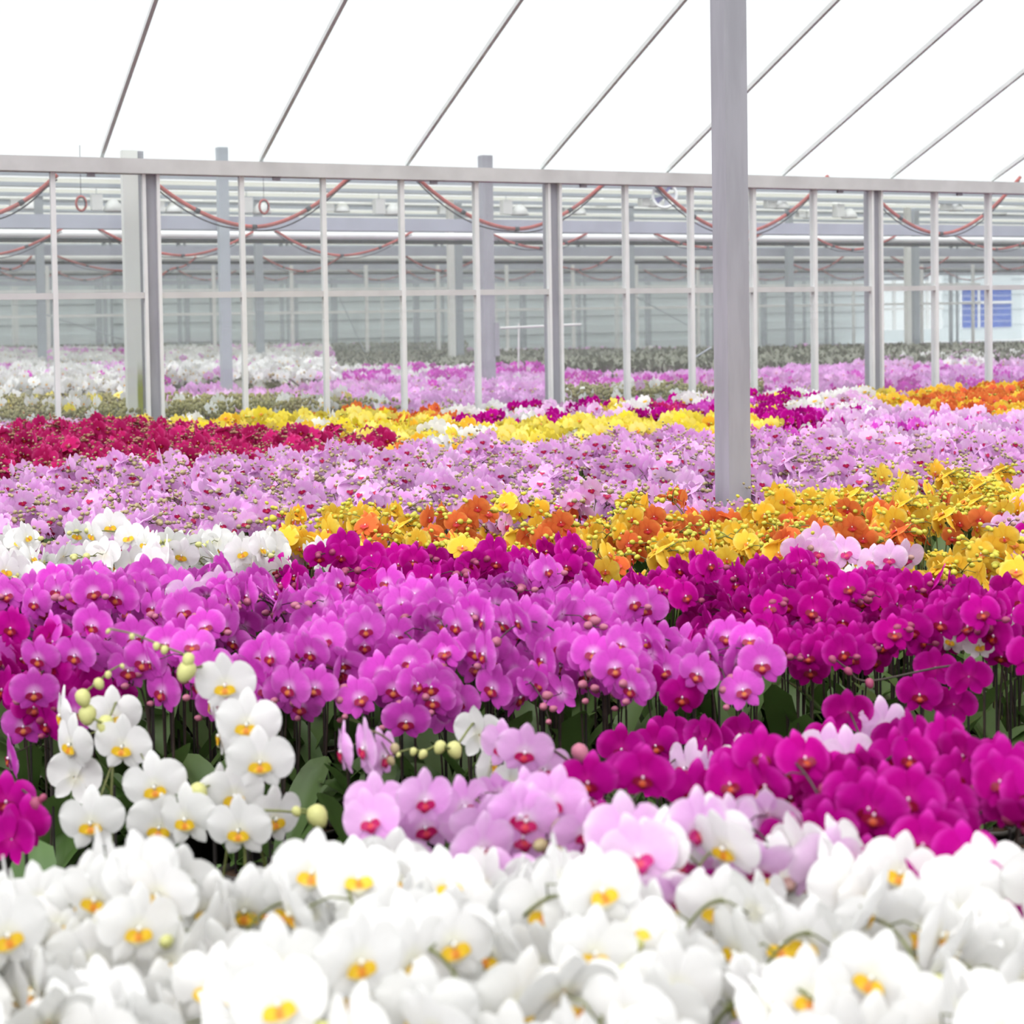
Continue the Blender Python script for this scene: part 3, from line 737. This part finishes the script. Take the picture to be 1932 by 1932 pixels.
def put_flower(root, kind, Mx, v, lod):
    F = FM[kind]
    if lod == 'near':
        q = F['near'][v]; f = obj('flower', q['col'], root); f.matrix_basis = Mx
        for nme in PET: obj('petal' if nme[:3] == 'pet' else 'sepal', q[nme], f)
        obj('lip', q['lip'], f)
    elif lod == 'l0':
        f = obj('flower', F['l0'][v], root); f.matrix_basis = Mx; obj('lip', F['near'][v]['lip'], f)
    else:
        f = obj('flower', F['l1'][v], root); f.matrix_basis = Mx
def put_base(root, lod, r, leaves=True):
    p = obj('pot', POT, root)
    if lod != 'l1': obj('bark', BARK, p)
    if leaves:
        a0 = r.uniform(0, 3.1)
        for i in range(5):
            o = obj('leaf', LEAVES[i % 4], root); o.location = (0, 0, .105 + .008 * i); o.rotation_euler = (0, 0, a0 + i * math.pi + r.uniform(-.5, .5))
            s = r.uniform(.85, 1.1); o.scale = (s, s, s)
    else:
        o = obj('foliage', FOL, root); o.rotation_euler = (0, 0, r.uniform(0, 6.28))
def plant(kind, x, y, mode, lod, label, group, r, rz=None, sc=None, leaves=False):
    ti = r.randrange(8); t = TPL[mode][ti]
    root = empty(kind + '_orchid', (x, y, 0), r.gauss(0, .3) if rz is None else rz)
    s = sc or r.uniform(.86, 1.07); root.scale = (s, s, s)
    tag(root, label, 'orchid', group)
    S = KINDS[kind]['size'] / s
    put_base(root, lod, r, leaves)
    if lod == 'l1':
        obj('flower_stem', stem_mesh(mode, ti, kind, True), root)
    else:
        obj('flower_stem', stem_mesh(mode, ti, kind, False), root)
        for q in t['stakes']:
            o = obj('stake', STAKE, root); o.location = (q.x, q.y, 0)
        for B in t['buds']:
            o = obj('bud', FM[kind]['bud'], root); o.matrix_basis = B
    for c, az, el, ro, sz, v in t['flowers']:
        put_flower(root, kind, flower_matrix(c, az, el, ro, S * sz), v, lod)
    return root

# ------------------------------------------------------------------ bed plan (outlines of the colour blocks on the floor)
ZC = 0.62; ZN = 0.605; ZF = 0.67
def poly(*pts, z=ZC): return [(lambda q: (q.x, q.y))(at_z(x, y, z)) for x, y in pts]
def inside(pg, x, y):
    c = False; j = len(pg) - 1
    for i in range(len(pg)):
        xi, yi = pg[i]; xj, yj = pg[j]
        if (yi > y) != (yj > y) and x < (xj - xi) * (y - yi) / (yj - yi) + xi: c = not c
        j = i
    return c
# (outline, {kind: weight}, mode, where)
ZONES = [
 # --- near bed, this side of the gap
 (poly((720, 1455), (800, 1440), (1090, 1445), (1100, 1530), (770, 1560), z=ZN), {'lilac': 1}, 'cascade', 'in the near bed between white groups'),
 (poly((1520, 1385), (1640, 1360), (1760, 1320), (1990, 1295), (2000, 1560), (1690, 1570), (1640, 1470), (1500, 1440), z=ZN), {'magenta': 1}, 'cascade', 'in the near bed beside white orchids'),
 (poly((1340, 1415), (1500, 1400), (1500, 1470), (1340, 1470), z=ZN), {'magenta': 1}, 'cascade', 'in the near bed behind white orchids'),
 (poly((1080, 1560), (1330, 1510), (1350, 1560), (1300, 1640), (1080, 1640), z=ZN), {'pale_lilac': 2, 'white': 2, 'lilac': 1}, 'cascade', 'in the near bed among white orchids'),
 (poly((1560, 1500), (1660, 1480), (1690, 1600), (1560, 1600), z=ZN), {'pale_lilac': 2, 'white': 1}, 'cascade', 'in the near bed among white orchids'),
 (poly((-150, 1610), (60, 1565), (600, 1550), (1100, 1540), (1360, 1500), (1640, 1500), (1700, 1590), (2000, 1590), (2080, 2020), (-150, 2020), z=ZN), {'white': 30, 'pale_lilac': 1}, 'cascade', 'in the lowest part of the photo'),
 # --- the deep pink bed beyond the gap
 (poly((-60, 1090), (160, 1076), (300, 1052), (480, 1050), (610, 1068), (800, 1095), (900, 1085), (1060, 1072), (1130, 1120), (1290, 1120), (1440, 1090), (1470, 1150), (1330, 1200), (1250, 1195), (600, 1215), (-60, 1215)), {'pink': 40, 'magenta': 3}, 'canopy', 'in the violet pink bed'),
 (poly((560, 1052), (640, 1036), (830, 1026), (1050, 1046), (1290, 1048), (1350, 1060), (1600, 1058), (1740, 1084), (2010, 1084), (2010, 1165), (1700, 1155), (1340, 1172), (1250, 1215), (900, 1150), (600, 1090)), {'magenta': 1}, 'canopy', 'in the deep magenta bed'),
 # --- white strip, odd ones in front of the yellow bed
 (poly((1330, 1030), (1400, 1020), (1440, 1050), (1340, 1055)), {'pale_lilac': 1, 'white': 1}, 'canopy', 'between magenta and yellow orchids'),
 (poly((1480, 1030), (1620, 1022), (1620, 1052), (1480, 1052)), {'white': 2, 'pale_lilac': 1}, 'canopy', 'between magenta and yellow orchids'),
 (poly((-60, 1030), (200, 1030), (400, 1000), (575, 1003), (600, 1040), (480, 1050), (300, 1052), (160, 1076), (-60, 1095)), {'white': 1}, 'canopy', 'in the strip behind the pink bed'),
 # --- yellow and orange bed
 (poly((1860, 1000), (1990, 985), (1990, 1012), (1880, 1020)), {'pale_lilac': 1}, 'field', 'in the yellow bed'),
 (poly((570, 1000), (700, 980), (950, 962), (1150, 955), (1300, 952), (1300, 1048), (1050, 1046), (830, 1026), (640, 1036)), {'orange': 6, 'yellow': 4}, 'field', 'in the mixed yellow orange bed'),
 (poly((1300, 952), (1420, 935), (1620, 920), (1940, 892), (2010, 890), (2010, 955), (1620, 985), (1300, 985)), {'yellow': 14, 'orange': 1}, 'field', 'in the yellow bed before the column'),
 (poly((1300, 985), (1620, 985), (2010, 955), (2010, 1090), (1740, 1084), (1600, 1054), (1350, 1054), (1300, 1034)), {'yellow': 5, 'orange': 4}, 'field', 'in the mixed yellow orange bed'),
 # --- far rows of the near house
 (poly((-60, 795), (240, 792), (260, 805), (-60, 812)), {'pale_lilac': 3, 'lilac': 1}, 'canopy', 'in the pale row behind crimson orchids'),
 (poly((-60, 812), (250, 800), (500, 815), (690, 815), (700, 850), (420, 870), (200, 880), (-60, 884)), {'red': 1}, 'field', 'in the strip behind the lilac field'),
 (poly((180, 798), (330, 792), (600, 782), (760, 788), (860, 800), (860, 832), (700, 838), (600, 815), (480, 812), (260, 803)), {'bright_yellow': 8, 'yellow': 1, 'white': 1}, 'canopy', 'in the yellow strip before the glass'),
 (poly((660, 812), (800, 806), (920, 812), (930, 835), (830, 846), (660, 850)), {'white': 5, 'yellow': 3, 'orange': 1}, 'canopy', 'in the far white yellow patch'),
 (poly((620, 778), (850, 776), (860, 800), (700, 798), (620, 788)), {'orange': 6, 'yellow': 1}, 'canopy', 'in the far row before the glass'),
 (poly((850, 772), (1060, 762), (1220, 760), (1240, 785), (1060, 790), (860, 800)), {'white': 4, 'magenta': 2, 'pale_lilac': 3, 'orange': 1, 'bright_yellow': 1}, 'canopy', 'in the mixed row before the glass'),
 (poly((1220, 758), (1440, 745), (1440, 790), (1220, 790)), {'magenta': 5, 'pink': 2, 'red': 2, 'white': 1}, 'canopy', 'in the far patch beside the column'),
 (poly((860, 800), (1060, 790), (1440, 786), (1440, 812), (1060, 828), (860, 840)), {'bright_yellow': 9, 'yellow': 2, 'white': 1}, 'canopy', 'in the yellow strip before the glass'),
 (poly((1440, 748), (1690, 735), (1690, 770), (1600, 775), (1440, 780)), {'white': 5, 'magenta': 3, 'bright_yellow': 3, 'pale_lilac': 3}, 'canopy', 'in the mixed row beyond the column'),
 (poly((1690, 738), (2010, 722), (2010, 785), (1800, 782), (1690, 770)), {'orange': 5, 'yellow': 5}, 'canopy', 'in the far patch beyond the column'),
 (poly((1440, 780), (1600, 775), (1560, 812), (1440, 820)), {'magenta': 4, 'pink': 4, 'white': 1}, 'canopy', 'in the pink patch beyond the column'),
 (poly((1560, 790), (1600, 772), (1690, 770), (1800, 782), (2010, 785), (2010, 838), (1560, 838)), {'pale_lilac': 9, 'lilac': 1, 'pink': 1}, 'canopy', 'in the pale patch beyond the column'),
 # --- the lilac field takes what is left
 (poly((-60, 884), (200, 880), (420, 870), (700, 850), (860, 838), (1060, 826), (1440, 812), (1560, 830), (2010, 832), (2010, 890), (1940, 892), (1620, 920), (1420, 935), (1300, 952), (1150, 955), (950, 962), (700, 980), (570, 1000), (400, 1000), (200, 1030), (-60, 1030)), {'lilac': 60, 'pale_lilac': 1}, 'field', 'in the wide lilac field'),
]
COLOURN = {'white': 'white', 'pink': 'violet pink', 'magenta': 'deep magenta', 'lilac': 'lilac', 'pale_lilac': 'pale lilac', 'yellow': 'golden yellow', 'bright_yellow': 'bright lemon yellow', 'orange': 'coral orange', 'red': 'crimson'}
lay = random.Random(21); hole = random.Random(4); tint_r = random.Random(11)
cand = []
S = 0.158
for i in range(-60, 90):
    for j in range(0, 90):
        u = (i + .5 * (j % 2)) * S; p = 1.0 + j * S * .87
        u += lay.uniform(-.04, .04); p += lay.uniform(-.035, .035)
        q = wp(u, p, 0)
        if q.y < 1.2 or p > P0 - .22: continue
        if (Vector((q.x, q.y, 0)) - Vector((b0.x, b0.y, 0))).length < .12: continue
        px, py = project(q.x, q.y, ZC)
        if px < -500 or px > 2430: continue
        kk = None
        for pg, w, mode, where in ZONES:
            if inside(pg, q.x, q.y):
                kk = tint_r.choices(list(w), list(w.values()))[0]; break
        if kk and hole.random() < .06: continue
        if kk: cand.append((q.y, q.x, kk, mode, where, px, py, True, j))
        elif (px < -55 or px > 1985) and py < 1225 or py > 1560:      # beds go on past the frame's edges
            kk = 'lilac' if py < 1000 else ('white' if py > 1560 else 'pink' if px < 0 else 'magenta')
            cand.append((q.y, q.x, kk, 'canopy', '', px, py, False, j))
cand.sort()
count = {}; STUFF = {k: [] for k in KINDS}; chosen = []
for c in cand:
    y, x, kind, mode, where, px, py, named, j = c
    n = count.get(kind, 0)
    if not named or px < -70 or px > 2000 or py > 1960 or n >= 300:
        STUFF[kind].append((x, y, mode, 1)); continue
    count[kind] = n + 1; chosen.append(c)
by = {}
for c in chosen: by.setdefault((c[4], c[2]), {}).setdefault(c[8], []).append(c)
label_of = {}
for (where, kind), rows_ in by.items():
    for ri, j in enumerate(sorted(rows_)):
        for ci, c in enumerate(sorted(rows_[j], key=lambda c: c[5])):
            label_of[c] = '%s orchid %s, %s row, %s from left' % (COLOURN[kind], where, ordinal(ri + 1), ordinal(ci + 1))
for c in chosen:
    y, x, kind, mode, where, px, py, named, j = c
    near = py > 1290
    isfront = 1165 < py <= 1290
    if isfront: mode = 'cascade'
    lod = 'near' if (near and py < 1640) else 'l0' if y < 5.3 else 'l1'
    plant(kind, x, y, mode, lod, label_of[c], '%s orchids %s' % (COLOURN[kind], where), lay, leaves=(near or isfront))
print('individual plants', count, {k: len(v) for k, v in STUFF.items()})

# ------------------------------------------------------------------ sprays that can be told apart, flower by flower
def hero(kind, flowers, buds=(), label='', budkind=None, width=None):
    """flowers: (px, py, width in px, yaw, pitch); buds: (px, py, diameter px)"""
    pts = []; W = width or KINDS[kind]['size']
    for f in flowers:
        Z = W * FPX / f[2]; pts.append((at_depth(f[0], f[1], Z), f))
    zm = sum(q.y for q, f in pts) / len(pts); xm = sum(q.x for q, f in pts) / len(pts)
    order = sorted(pts, key=lambda a: a[0].z)
    base = Vector((xm, zm + .07, 0)); r = random.Random(int(xm * 1000) + len(flowers))
    root = empty(kind + '_orchid', base); tag(root, label, 'orchid')
    put_base(root, 'near', r, True)
    L = [q - base for q, f in order]
    top = L[-1]; Zb = zm
    bl = [at_depth(b[0], b[1], Zb + .02) - base for b in buds]
    path = [Vector((0, 0, .105)), Vector((0, .02, .26)), Vector((top.x * .45, .05, .26 + (top.z - .26) * .6)), top + Vector((0, .04, .012))] + bl
    cv = catmull(path, 6); paths = [(cv, .0030, .0016)]
    for q in L:                                    # each flower's stalk leaves the stem a little below it, behind the petals
        e = q + Vector((0, .012, .004)); st = min(cv, key=lambda c: abs(c.z - (q.z - .03)) + .3 * (c - q).length)
        paths.append(([st, st.lerp(e, .5) + Vector((0, .03, .01)), e], .0015, .0012))
    stem_mb(paths).build('flower_stem', KINDS[kind]['sm'], root, True)
    o = obj('stake', STAKE, root); o.location = (.008, .008, 0)
    for q, f in order:
        az = math.radians(f[3]) - math.atan2(q.x, q.y) * .0; el = math.radians(f[4] if len(f) > 4 else 4)
        put_flower(root, kind, flower_matrix(q - base, az, el, math.radians(r.gauss(0, 5)), W), r.randrange(NV), 'near')
    for (px, py, dpx), q in zip(buds, bl):
        o = obj('bud', FM[budkind or kind]['bud'], root); o.matrix_basis = bud_matrix(q + Vector((0, -.004, -.004)), Vector((r.uniform(-.5, .5), -.4, -.6)).normalized(), dpx * Zb / FPX)
    return root
hero('white', [(425, 1292, 119, 2), (466, 1366, 127, 0), (491, 1437, 131, 3), (418, 1388, 112, -72), (402, 1325, 112, -80)], [(352, 1262, 36), (356, 1240, 24), (311, 1221, 15), (296, 1214, 14), (250, 1196, 11), (205, 1186, 9)],
     'white orchid with three large open flowers one below another')
hero('white', [(135, 1405, 112, -38), (118, 1350, 105, -62), (232, 1408, 116, -8), (212, 1352, 108, 15), (292, 1484, 126, 4), (172, 1552, 130, 0), (140, 1468, 112, 170)], [(200, 1364, 34), (166, 1344, 34), (158, 1312, 30), (188, 1285, 20), (205, 1268, 13), (232, 1252, 9)],
     'big white orchid spray with yellow green buds beside the magenta corner')
hero('white', [(412, 1502, 122, 62), (440, 1500, 124, 22), (352, 1545, 128, -20), (300, 1560, 126, 10)], [(376, 1490, 34), (352, 1502, 20)], 'white orchid half turned away below the three large flowers')
hero('white', [(516, 1545, 126, 45), (452, 1566, 130, -12)], [(600, 1535, 40), (560, 1525, 18)], 'low white orchid with one fat yellow bud at the lower edge')
hero('lilac', [(690, 1412, 108, -62, 0), (648, 1418, 106, -70, 5), (722, 1428, 106, 60, 0)], [(745, 1407, 18), (738, 1430, 16)], 'soft lilac orchid seen side on before the dark gap')
hero('white', [(905, 1388, 112, 150, -8), (925, 1440, 116, 75), (960, 1478, 118, 60), (1000, 1525, 122, 30)], [(858, 1410, 29), (830, 1405, 23), (798, 1418, 17), (780, 1413, 14), (752, 1419, 9)], 'white orchid with a row of round yellow buds on a level stalk')
hero('lilac', [(990, 1418, 112, 0, 12), (1025, 1452, 110, 25, 5), (1060, 1490, 108, 35, 0), (950, 1410, 104, -30)], [(1110, 1458, 26), (1095, 1415, 32)], 'lilac orchid spray with a dark pink bud beside the level yellow buds', 'pink')
hero('magenta', [(1172, 1413, 94, 0), (1236, 1406, 92, 4), (1240, 1470, 92, 170)], [], 'magenta orchid pair facing the viewer above the lower white orchids')
hero('magenta', [(1216, 1284, 84, -4), (1286, 1315, 87, 6), (1262, 1385, 88, 165)], [], 'magenta orchid with two flowers side by side at the gap\'s edge')
hero('magenta', [(1352, 1398, 92, 150, -10), (1405, 1385, 90, 165, -10), (1330, 1395, 92, 140)], [(1430, 1408, 30), (1435, 1395, 20)], 'magenta orchid with flowers turned away at the end of the gap')
hero('magenta', [(1735, 1310, 88, -14), (1765, 1260, 86, 165, -12), (1828, 1278, 90, 175, -14), (1800, 1330, 88, 160, -12)], [(1640, 1285, 17), (1600, 1262, 15), (1570, 1240, 14)], 'magenta orchid with cap shaped flowers and a long budded tip')
hero('pale_lilac', [(1664, 1370, 108, 18, 8)], [], 'single blush white orchid flower among the magenta ones')
hero('magenta', [(1738, 1490, 112, 0, 2), (1690, 1400, 100, 170, -10), (1600, 1345, 96, 170, -14), (1560, 1405, 98, -20, 0)], [(1660, 1470, 24), (1700, 1468, 15)], 'magenta orchid with one broad flower facing the viewer beside the white sprays')
hero('white', [(1432, 1490, 124, 5), (1480, 1455, 118, 20, -10), (1400, 1450, 118, -25, -10), (1455, 1560, 130, 4)], [(1370, 1490, 22)], 'dense white orchid cluster left of the blush flowers')
hero('white', [(1545, 1470, 120, 25), (1520, 1515, 124, -15), (1590, 1515, 122, 50)], [(1530, 1497, 32), (1562, 1500, 28)], 'white orchid with cream buds between the dense cluster and the broad magenta flower')
hero('pale_lilac', [(1600, 1432, 118, 10, -4), (1560, 1425, 116, -30, -4), (1590, 1556, 124, 0)], [(1665, 1470, 24)], 'white orchid flushed with violet above the cream buds')
hero('pale_lilac', [(1330, 1468, 116, 60, 0), (1295, 1450, 114, -50, 0), (1080, 1530, 124, -20, 5)], [(1180, 1520, 34)], 'violet flushed orchid seen side on in the lower middle')
hero('magenta', [(12, 1512, 106, 10, 0), (45, 1556, 108, -15, 0), (-35, 1530, 106, 20), (20, 1585, 110, 160)], [(70, 1512, 24), (82, 1500, 14)], 'magenta orchid in the lower corner beside the big white spray')
hero('pale_lilac', [(352, 1126, 82, 5), (412, 1108, 80, 40)], [], 'two blush white flowers in the violet pink bed')
hero('white', [(1800, 1178, 64, 62, 0), (1832, 1164, 62, -15, 0), (1848, 1218, 66, 5, 0), (1795, 1208, 64, -50), (1915, 1180, 62, 40)], [(1870, 1150, 10), (1885, 1142, 8)], 'small white orchid alone among the magenta ones', None, .075)
hero('pink', [(800, 1282, 84, 0), (849, 1322, 84, 8), (838, 1352, 84, 180)], [], 'violet pink orchid hanging lowest over the dark gap')
hero('pink', [(140, 1345, 92, -12), (45, 1370, 92, 4), (65, 1310, 90, -20), (20, 1430, 92, -60)], [], 'violet pink orchid leaning out beside the big white spray')

# ------------------------------------------------------------------ the mass of flowers too many or too far to pick out
L2 = flower_pieces(105, 2)
fm = merge(L2, PET + ['lip'], {'lip': 1})
P1M = merge(P1S[2], PET + ['lip'], {'lip': 1})
def arrays(m):
    return np.array([tuple(v) for v in m.v]), m.f, np.array(m.m), np.array(m.uv)
bm = MB().ell(Matrix.Identity(4), .5, .5, .62, 4, 3, 2); bA = arrays(bm)
lq = leaf_mb(.24, .045, .9, .5, .3, 2, 1); lA = arrays(lq); lA = (lA[0], lA[1], np.full(len(lA[1]), 3), lA[3])
class Bulk:
    def __init__(s): s.v = []; s.f = []; s.m = []; s.uv = []; s.r = []; s.n = 0
    def put(s, A, Mats, rnd):
        V, F, mi, uv = A; k = len(V); n = len(Mats)
        if n == 0: return
        Mats = np.array(Mats, dtype=np.float64)
        W = np.einsum('nij,vj->nvi', Mats[:, :3, :3], V) + Mats[:, None, :3, 3]
        s.v.append(W.reshape(-1, 3)); s.uv.append(np.tile(uv, (n, 1))); s.r.append(np.repeat(rnd, k))
        Fq = np.array([f if len(f) == 4 else (*f, -1) for f in F])
        add = (np.arange(n) * k + s.n)[:, None, None]
        Fa = np.where(Fq[None] < 0, -1, Fq[None] + add).reshape(-1, 4)
        s.f.append(Fa); s.m.append(np.tile(mi, n)); s.n += n * k
    def build(s, name, mats):
        V = np.concatenate(s.v); F = np.concatenate(s.f); mi = np.concatenate(s.m); uv = np.concatenate(s.uv); r = np.concatenate(s.r)
        cnt = np.where(F[:, 3] < 0, 3, 4); loops = F[F >= 0]; start = np.concatenate([[0], np.cumsum(cnt)[:-1]])
        me = bpy.data.meshes.new(name)
        me.vertices.add(len(V)); me.vertices.foreach_set('co', V.astype(np.float32).ravel())
        me.loops.add(len(loops)); me.loops.foreach_set('vertex_index', loops.astype(np.int32))
        me.polygons.add(len(F)); me.polygons.foreach_set('loop_start', start.astype(np.int32)); me.polygons.foreach_set('loop_total', cnt.astype(np.int32))
        me.polygons.foreach_set('material_index', mi.astype(np.int32)); me.polygons.foreach_set('use_smooth', np.ones(len(F), dtype=bool))
        for m in mats: me.materials.append(m)
        lay_ = me.uv_layers.new(name='UVMap'); lay_.data.foreach_set('uv', uv[loops].astype(np.float32).ravel())
        at = me.attributes.new('rnd', 'FLOAT', 'POINT'); at.data.foreach_set('value', r.astype(np.float32))
        me.update(calc_edges=True); me.validate()
        return obj(name, me)
# beds behind the glass: (outline, {kind: weight}, flowers per m2, buds per m2, leaves per m2, top height)
FAR = [
 (poly((-120, 742), (300, 738), (630, 740), (760, 750), (760, 775), (-120, 805), z=ZF), {'white': 5, 'bright_yellow': 1}, 26, 520, 130, .66),
 (poly((290, 718), (620, 712), (1050, 700), (1060, 770), (740, 772), (640, 745), (290, 752), z=ZF), {'lilac': 10, 'pale_lilac': 3, 'white': 1}, 170, 60, 20, .58),
 (poly((-120, 664), (200, 664), (620, 658), (640, 715), (300, 714), (290, 736), (-120, 740), z=ZF), {'white': 16, 'lilac': 2, 'pink': 1}, 120, 30, 60, .74),
 (poly((620, 690), (1050, 682), (1050, 705), (620, 712), z=ZF), {'lilac': 4, 'pink': 3, 'white': 3}, 120, 10, 20, .62),
 (poly((1050, 690), (1350, 684), (1350, 712), (1050, 718), z=ZF), {'lilac': 5, 'pink': 4}, 120, 20, 20, .58),
 (poly((1050, 718), (1440, 708), (1440, 752), (1050, 772), z=ZF), {'white': 5, 'lilac': 2}, 30, 480, 130, .65),
 (poly((1350, 684), (1932, 672), (2080, 672), (2080, 735), (1440, 752), (1350, 712), z=ZF), {'lilac': 8, 'pink': 3}, 160, 40, 20, .58),
 (poly((1600, 668), (2080, 655), (2080, 676), (1600, 684), z=ZF), {'pale_lilac': 4, 'white': 2, 'lilac': 1}, 100, 10, 20, .62),
 (poly((620, 668), (1000, 660), (1350, 655), (2080, 645), (2080, 668), (1350, 684), (620, 690), z=ZF), {'lilac': 1}, 2, 0, 700, .60),
 (poly((880, 648), (1350, 643), (2080, 634), (2080, 645), (1350, 655), (880, 662), z=ZF), {'pale_lilac': 4, 'white': 3, 'lilac': 1}, 26, 0, 60, .54),
 (poly((-120, 650), (880, 640), (880, 662), (620, 668), (-120, 664), z=ZF), {'lilac': 1, 'white': 1}, 8, 0, 200, .55),
]
bulk = {k: Bulk() for k in KINDS}
olive = Bulk(); budding = Bulk()
rs = random.Random(5)
P1A, L2A = arrays(P1M), arrays(fm)
for kind, lst in STUFF.items():
    Mf, Mb = [], []
    for x, y, mode, _ in lst:
        t = TPL[mode][rs.randrange(8)]; R = Matrix.Translation((x, y, 0)) @ Matrix.Rotation(rs.gauss(0, .3), 4, 'Z') @ Matrix.Scale(rs.uniform(.93, 1.06), 4)
        for c, az, el, ro, sz, v in t['flowers']: Mf.append(R @ flower_matrix(c, az, el, ro, KINDS[kind]['size'] * sz))
        for B in t['buds']: Mb.append(R @ B)
        for kx in range(3): olive.put(lA, [R @ Matrix.Translation((0, 0, .12)) @ Matrix.Rotation(rs.uniform(0, 6.28), 4, 'Z')], [rs.random()])
    bulk[kind].put(P1A, Mf, [rs.random() for _ in Mf]); bulk[kind].put(bA, Mb, [rs.random() for _ in Mb])
for pg, w, nf, nb_, nl, top in FAR:
    xs = [q[0] for q in pg]; ys = [q[1] for q in pg]; area = (max(xs) - min(xs)) * (max(ys) - min(ys))
    def scatter(per):
        out = []
        for _ in range(int(area * per)):
            x, y = rs.uniform(min(xs), max(xs)), rs.uniform(min(ys), max(ys))
            if Vector((x, y, 0)).dot(N) < P0 + .25: continue
            if inside(pg, x, y): out.append((x, y))
        return out
    ks, ww = list(w), list(w.values()); acc = {k: [] for k in ks}; clump = {}
    for x, y in scatter(nf):
        key = (int(x * 2.2), int(y * 1.3)); 
        if key not in clump: clump[key] = (rs.choices(ks, ww)[0], rs.uniform(-.05, .05))
        k, h = clump[key]
        if rs.random() < .25: k = rs.choices(ks, ww)[0]
        acc[k].append(flower_matrix(Vector((x, y, top + h - abs(rs.gauss(0, .07)))), rs.gauss(0, .9), rs.gauss(0, .35), rs.gauss(0, .2), .115))
    for k, Ms in acc.items(): bulk[k].put(L2A, Ms, [rs.random() for _ in Ms])
    Ms = [Matrix.Translation((x, y, top - abs(rs.gauss(0, .06)))) @ Matrix.Scale(rs.uniform(.02, .035), 4) for x, y in scatter(nb_)]
    (budding if nb_ > 300 else bulk['lilac' if 'lilac' in w else 'bright_yellow']).put(bA, Ms, [rs.random() for _ in Ms])
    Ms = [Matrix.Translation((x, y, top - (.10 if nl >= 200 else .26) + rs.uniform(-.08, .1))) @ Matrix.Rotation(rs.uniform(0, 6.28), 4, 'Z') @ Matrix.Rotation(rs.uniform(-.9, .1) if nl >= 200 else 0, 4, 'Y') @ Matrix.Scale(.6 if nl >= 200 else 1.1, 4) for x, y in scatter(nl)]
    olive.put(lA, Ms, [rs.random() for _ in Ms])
for k, b in bulk.items():
    if not b.v: continue
    d = KINDS[k]; o = b.build(k + '_orchid_bloom', [d['pm'], d['lm'], d['bm'], M['leaf']])
    tag(o, 'mass of distant %s orchid bloom in the beds and behind the glass' % COLOURN[k], 'orchid bloom', kind='stuff')
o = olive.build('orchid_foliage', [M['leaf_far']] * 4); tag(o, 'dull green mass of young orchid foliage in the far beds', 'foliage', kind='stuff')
o = budding.build('budding_spray', [M['olive_bud']] * 4); tag(o, 'olive speckle of unopened orchid buds right behind the glass wall', 'buds', kind='stuff')
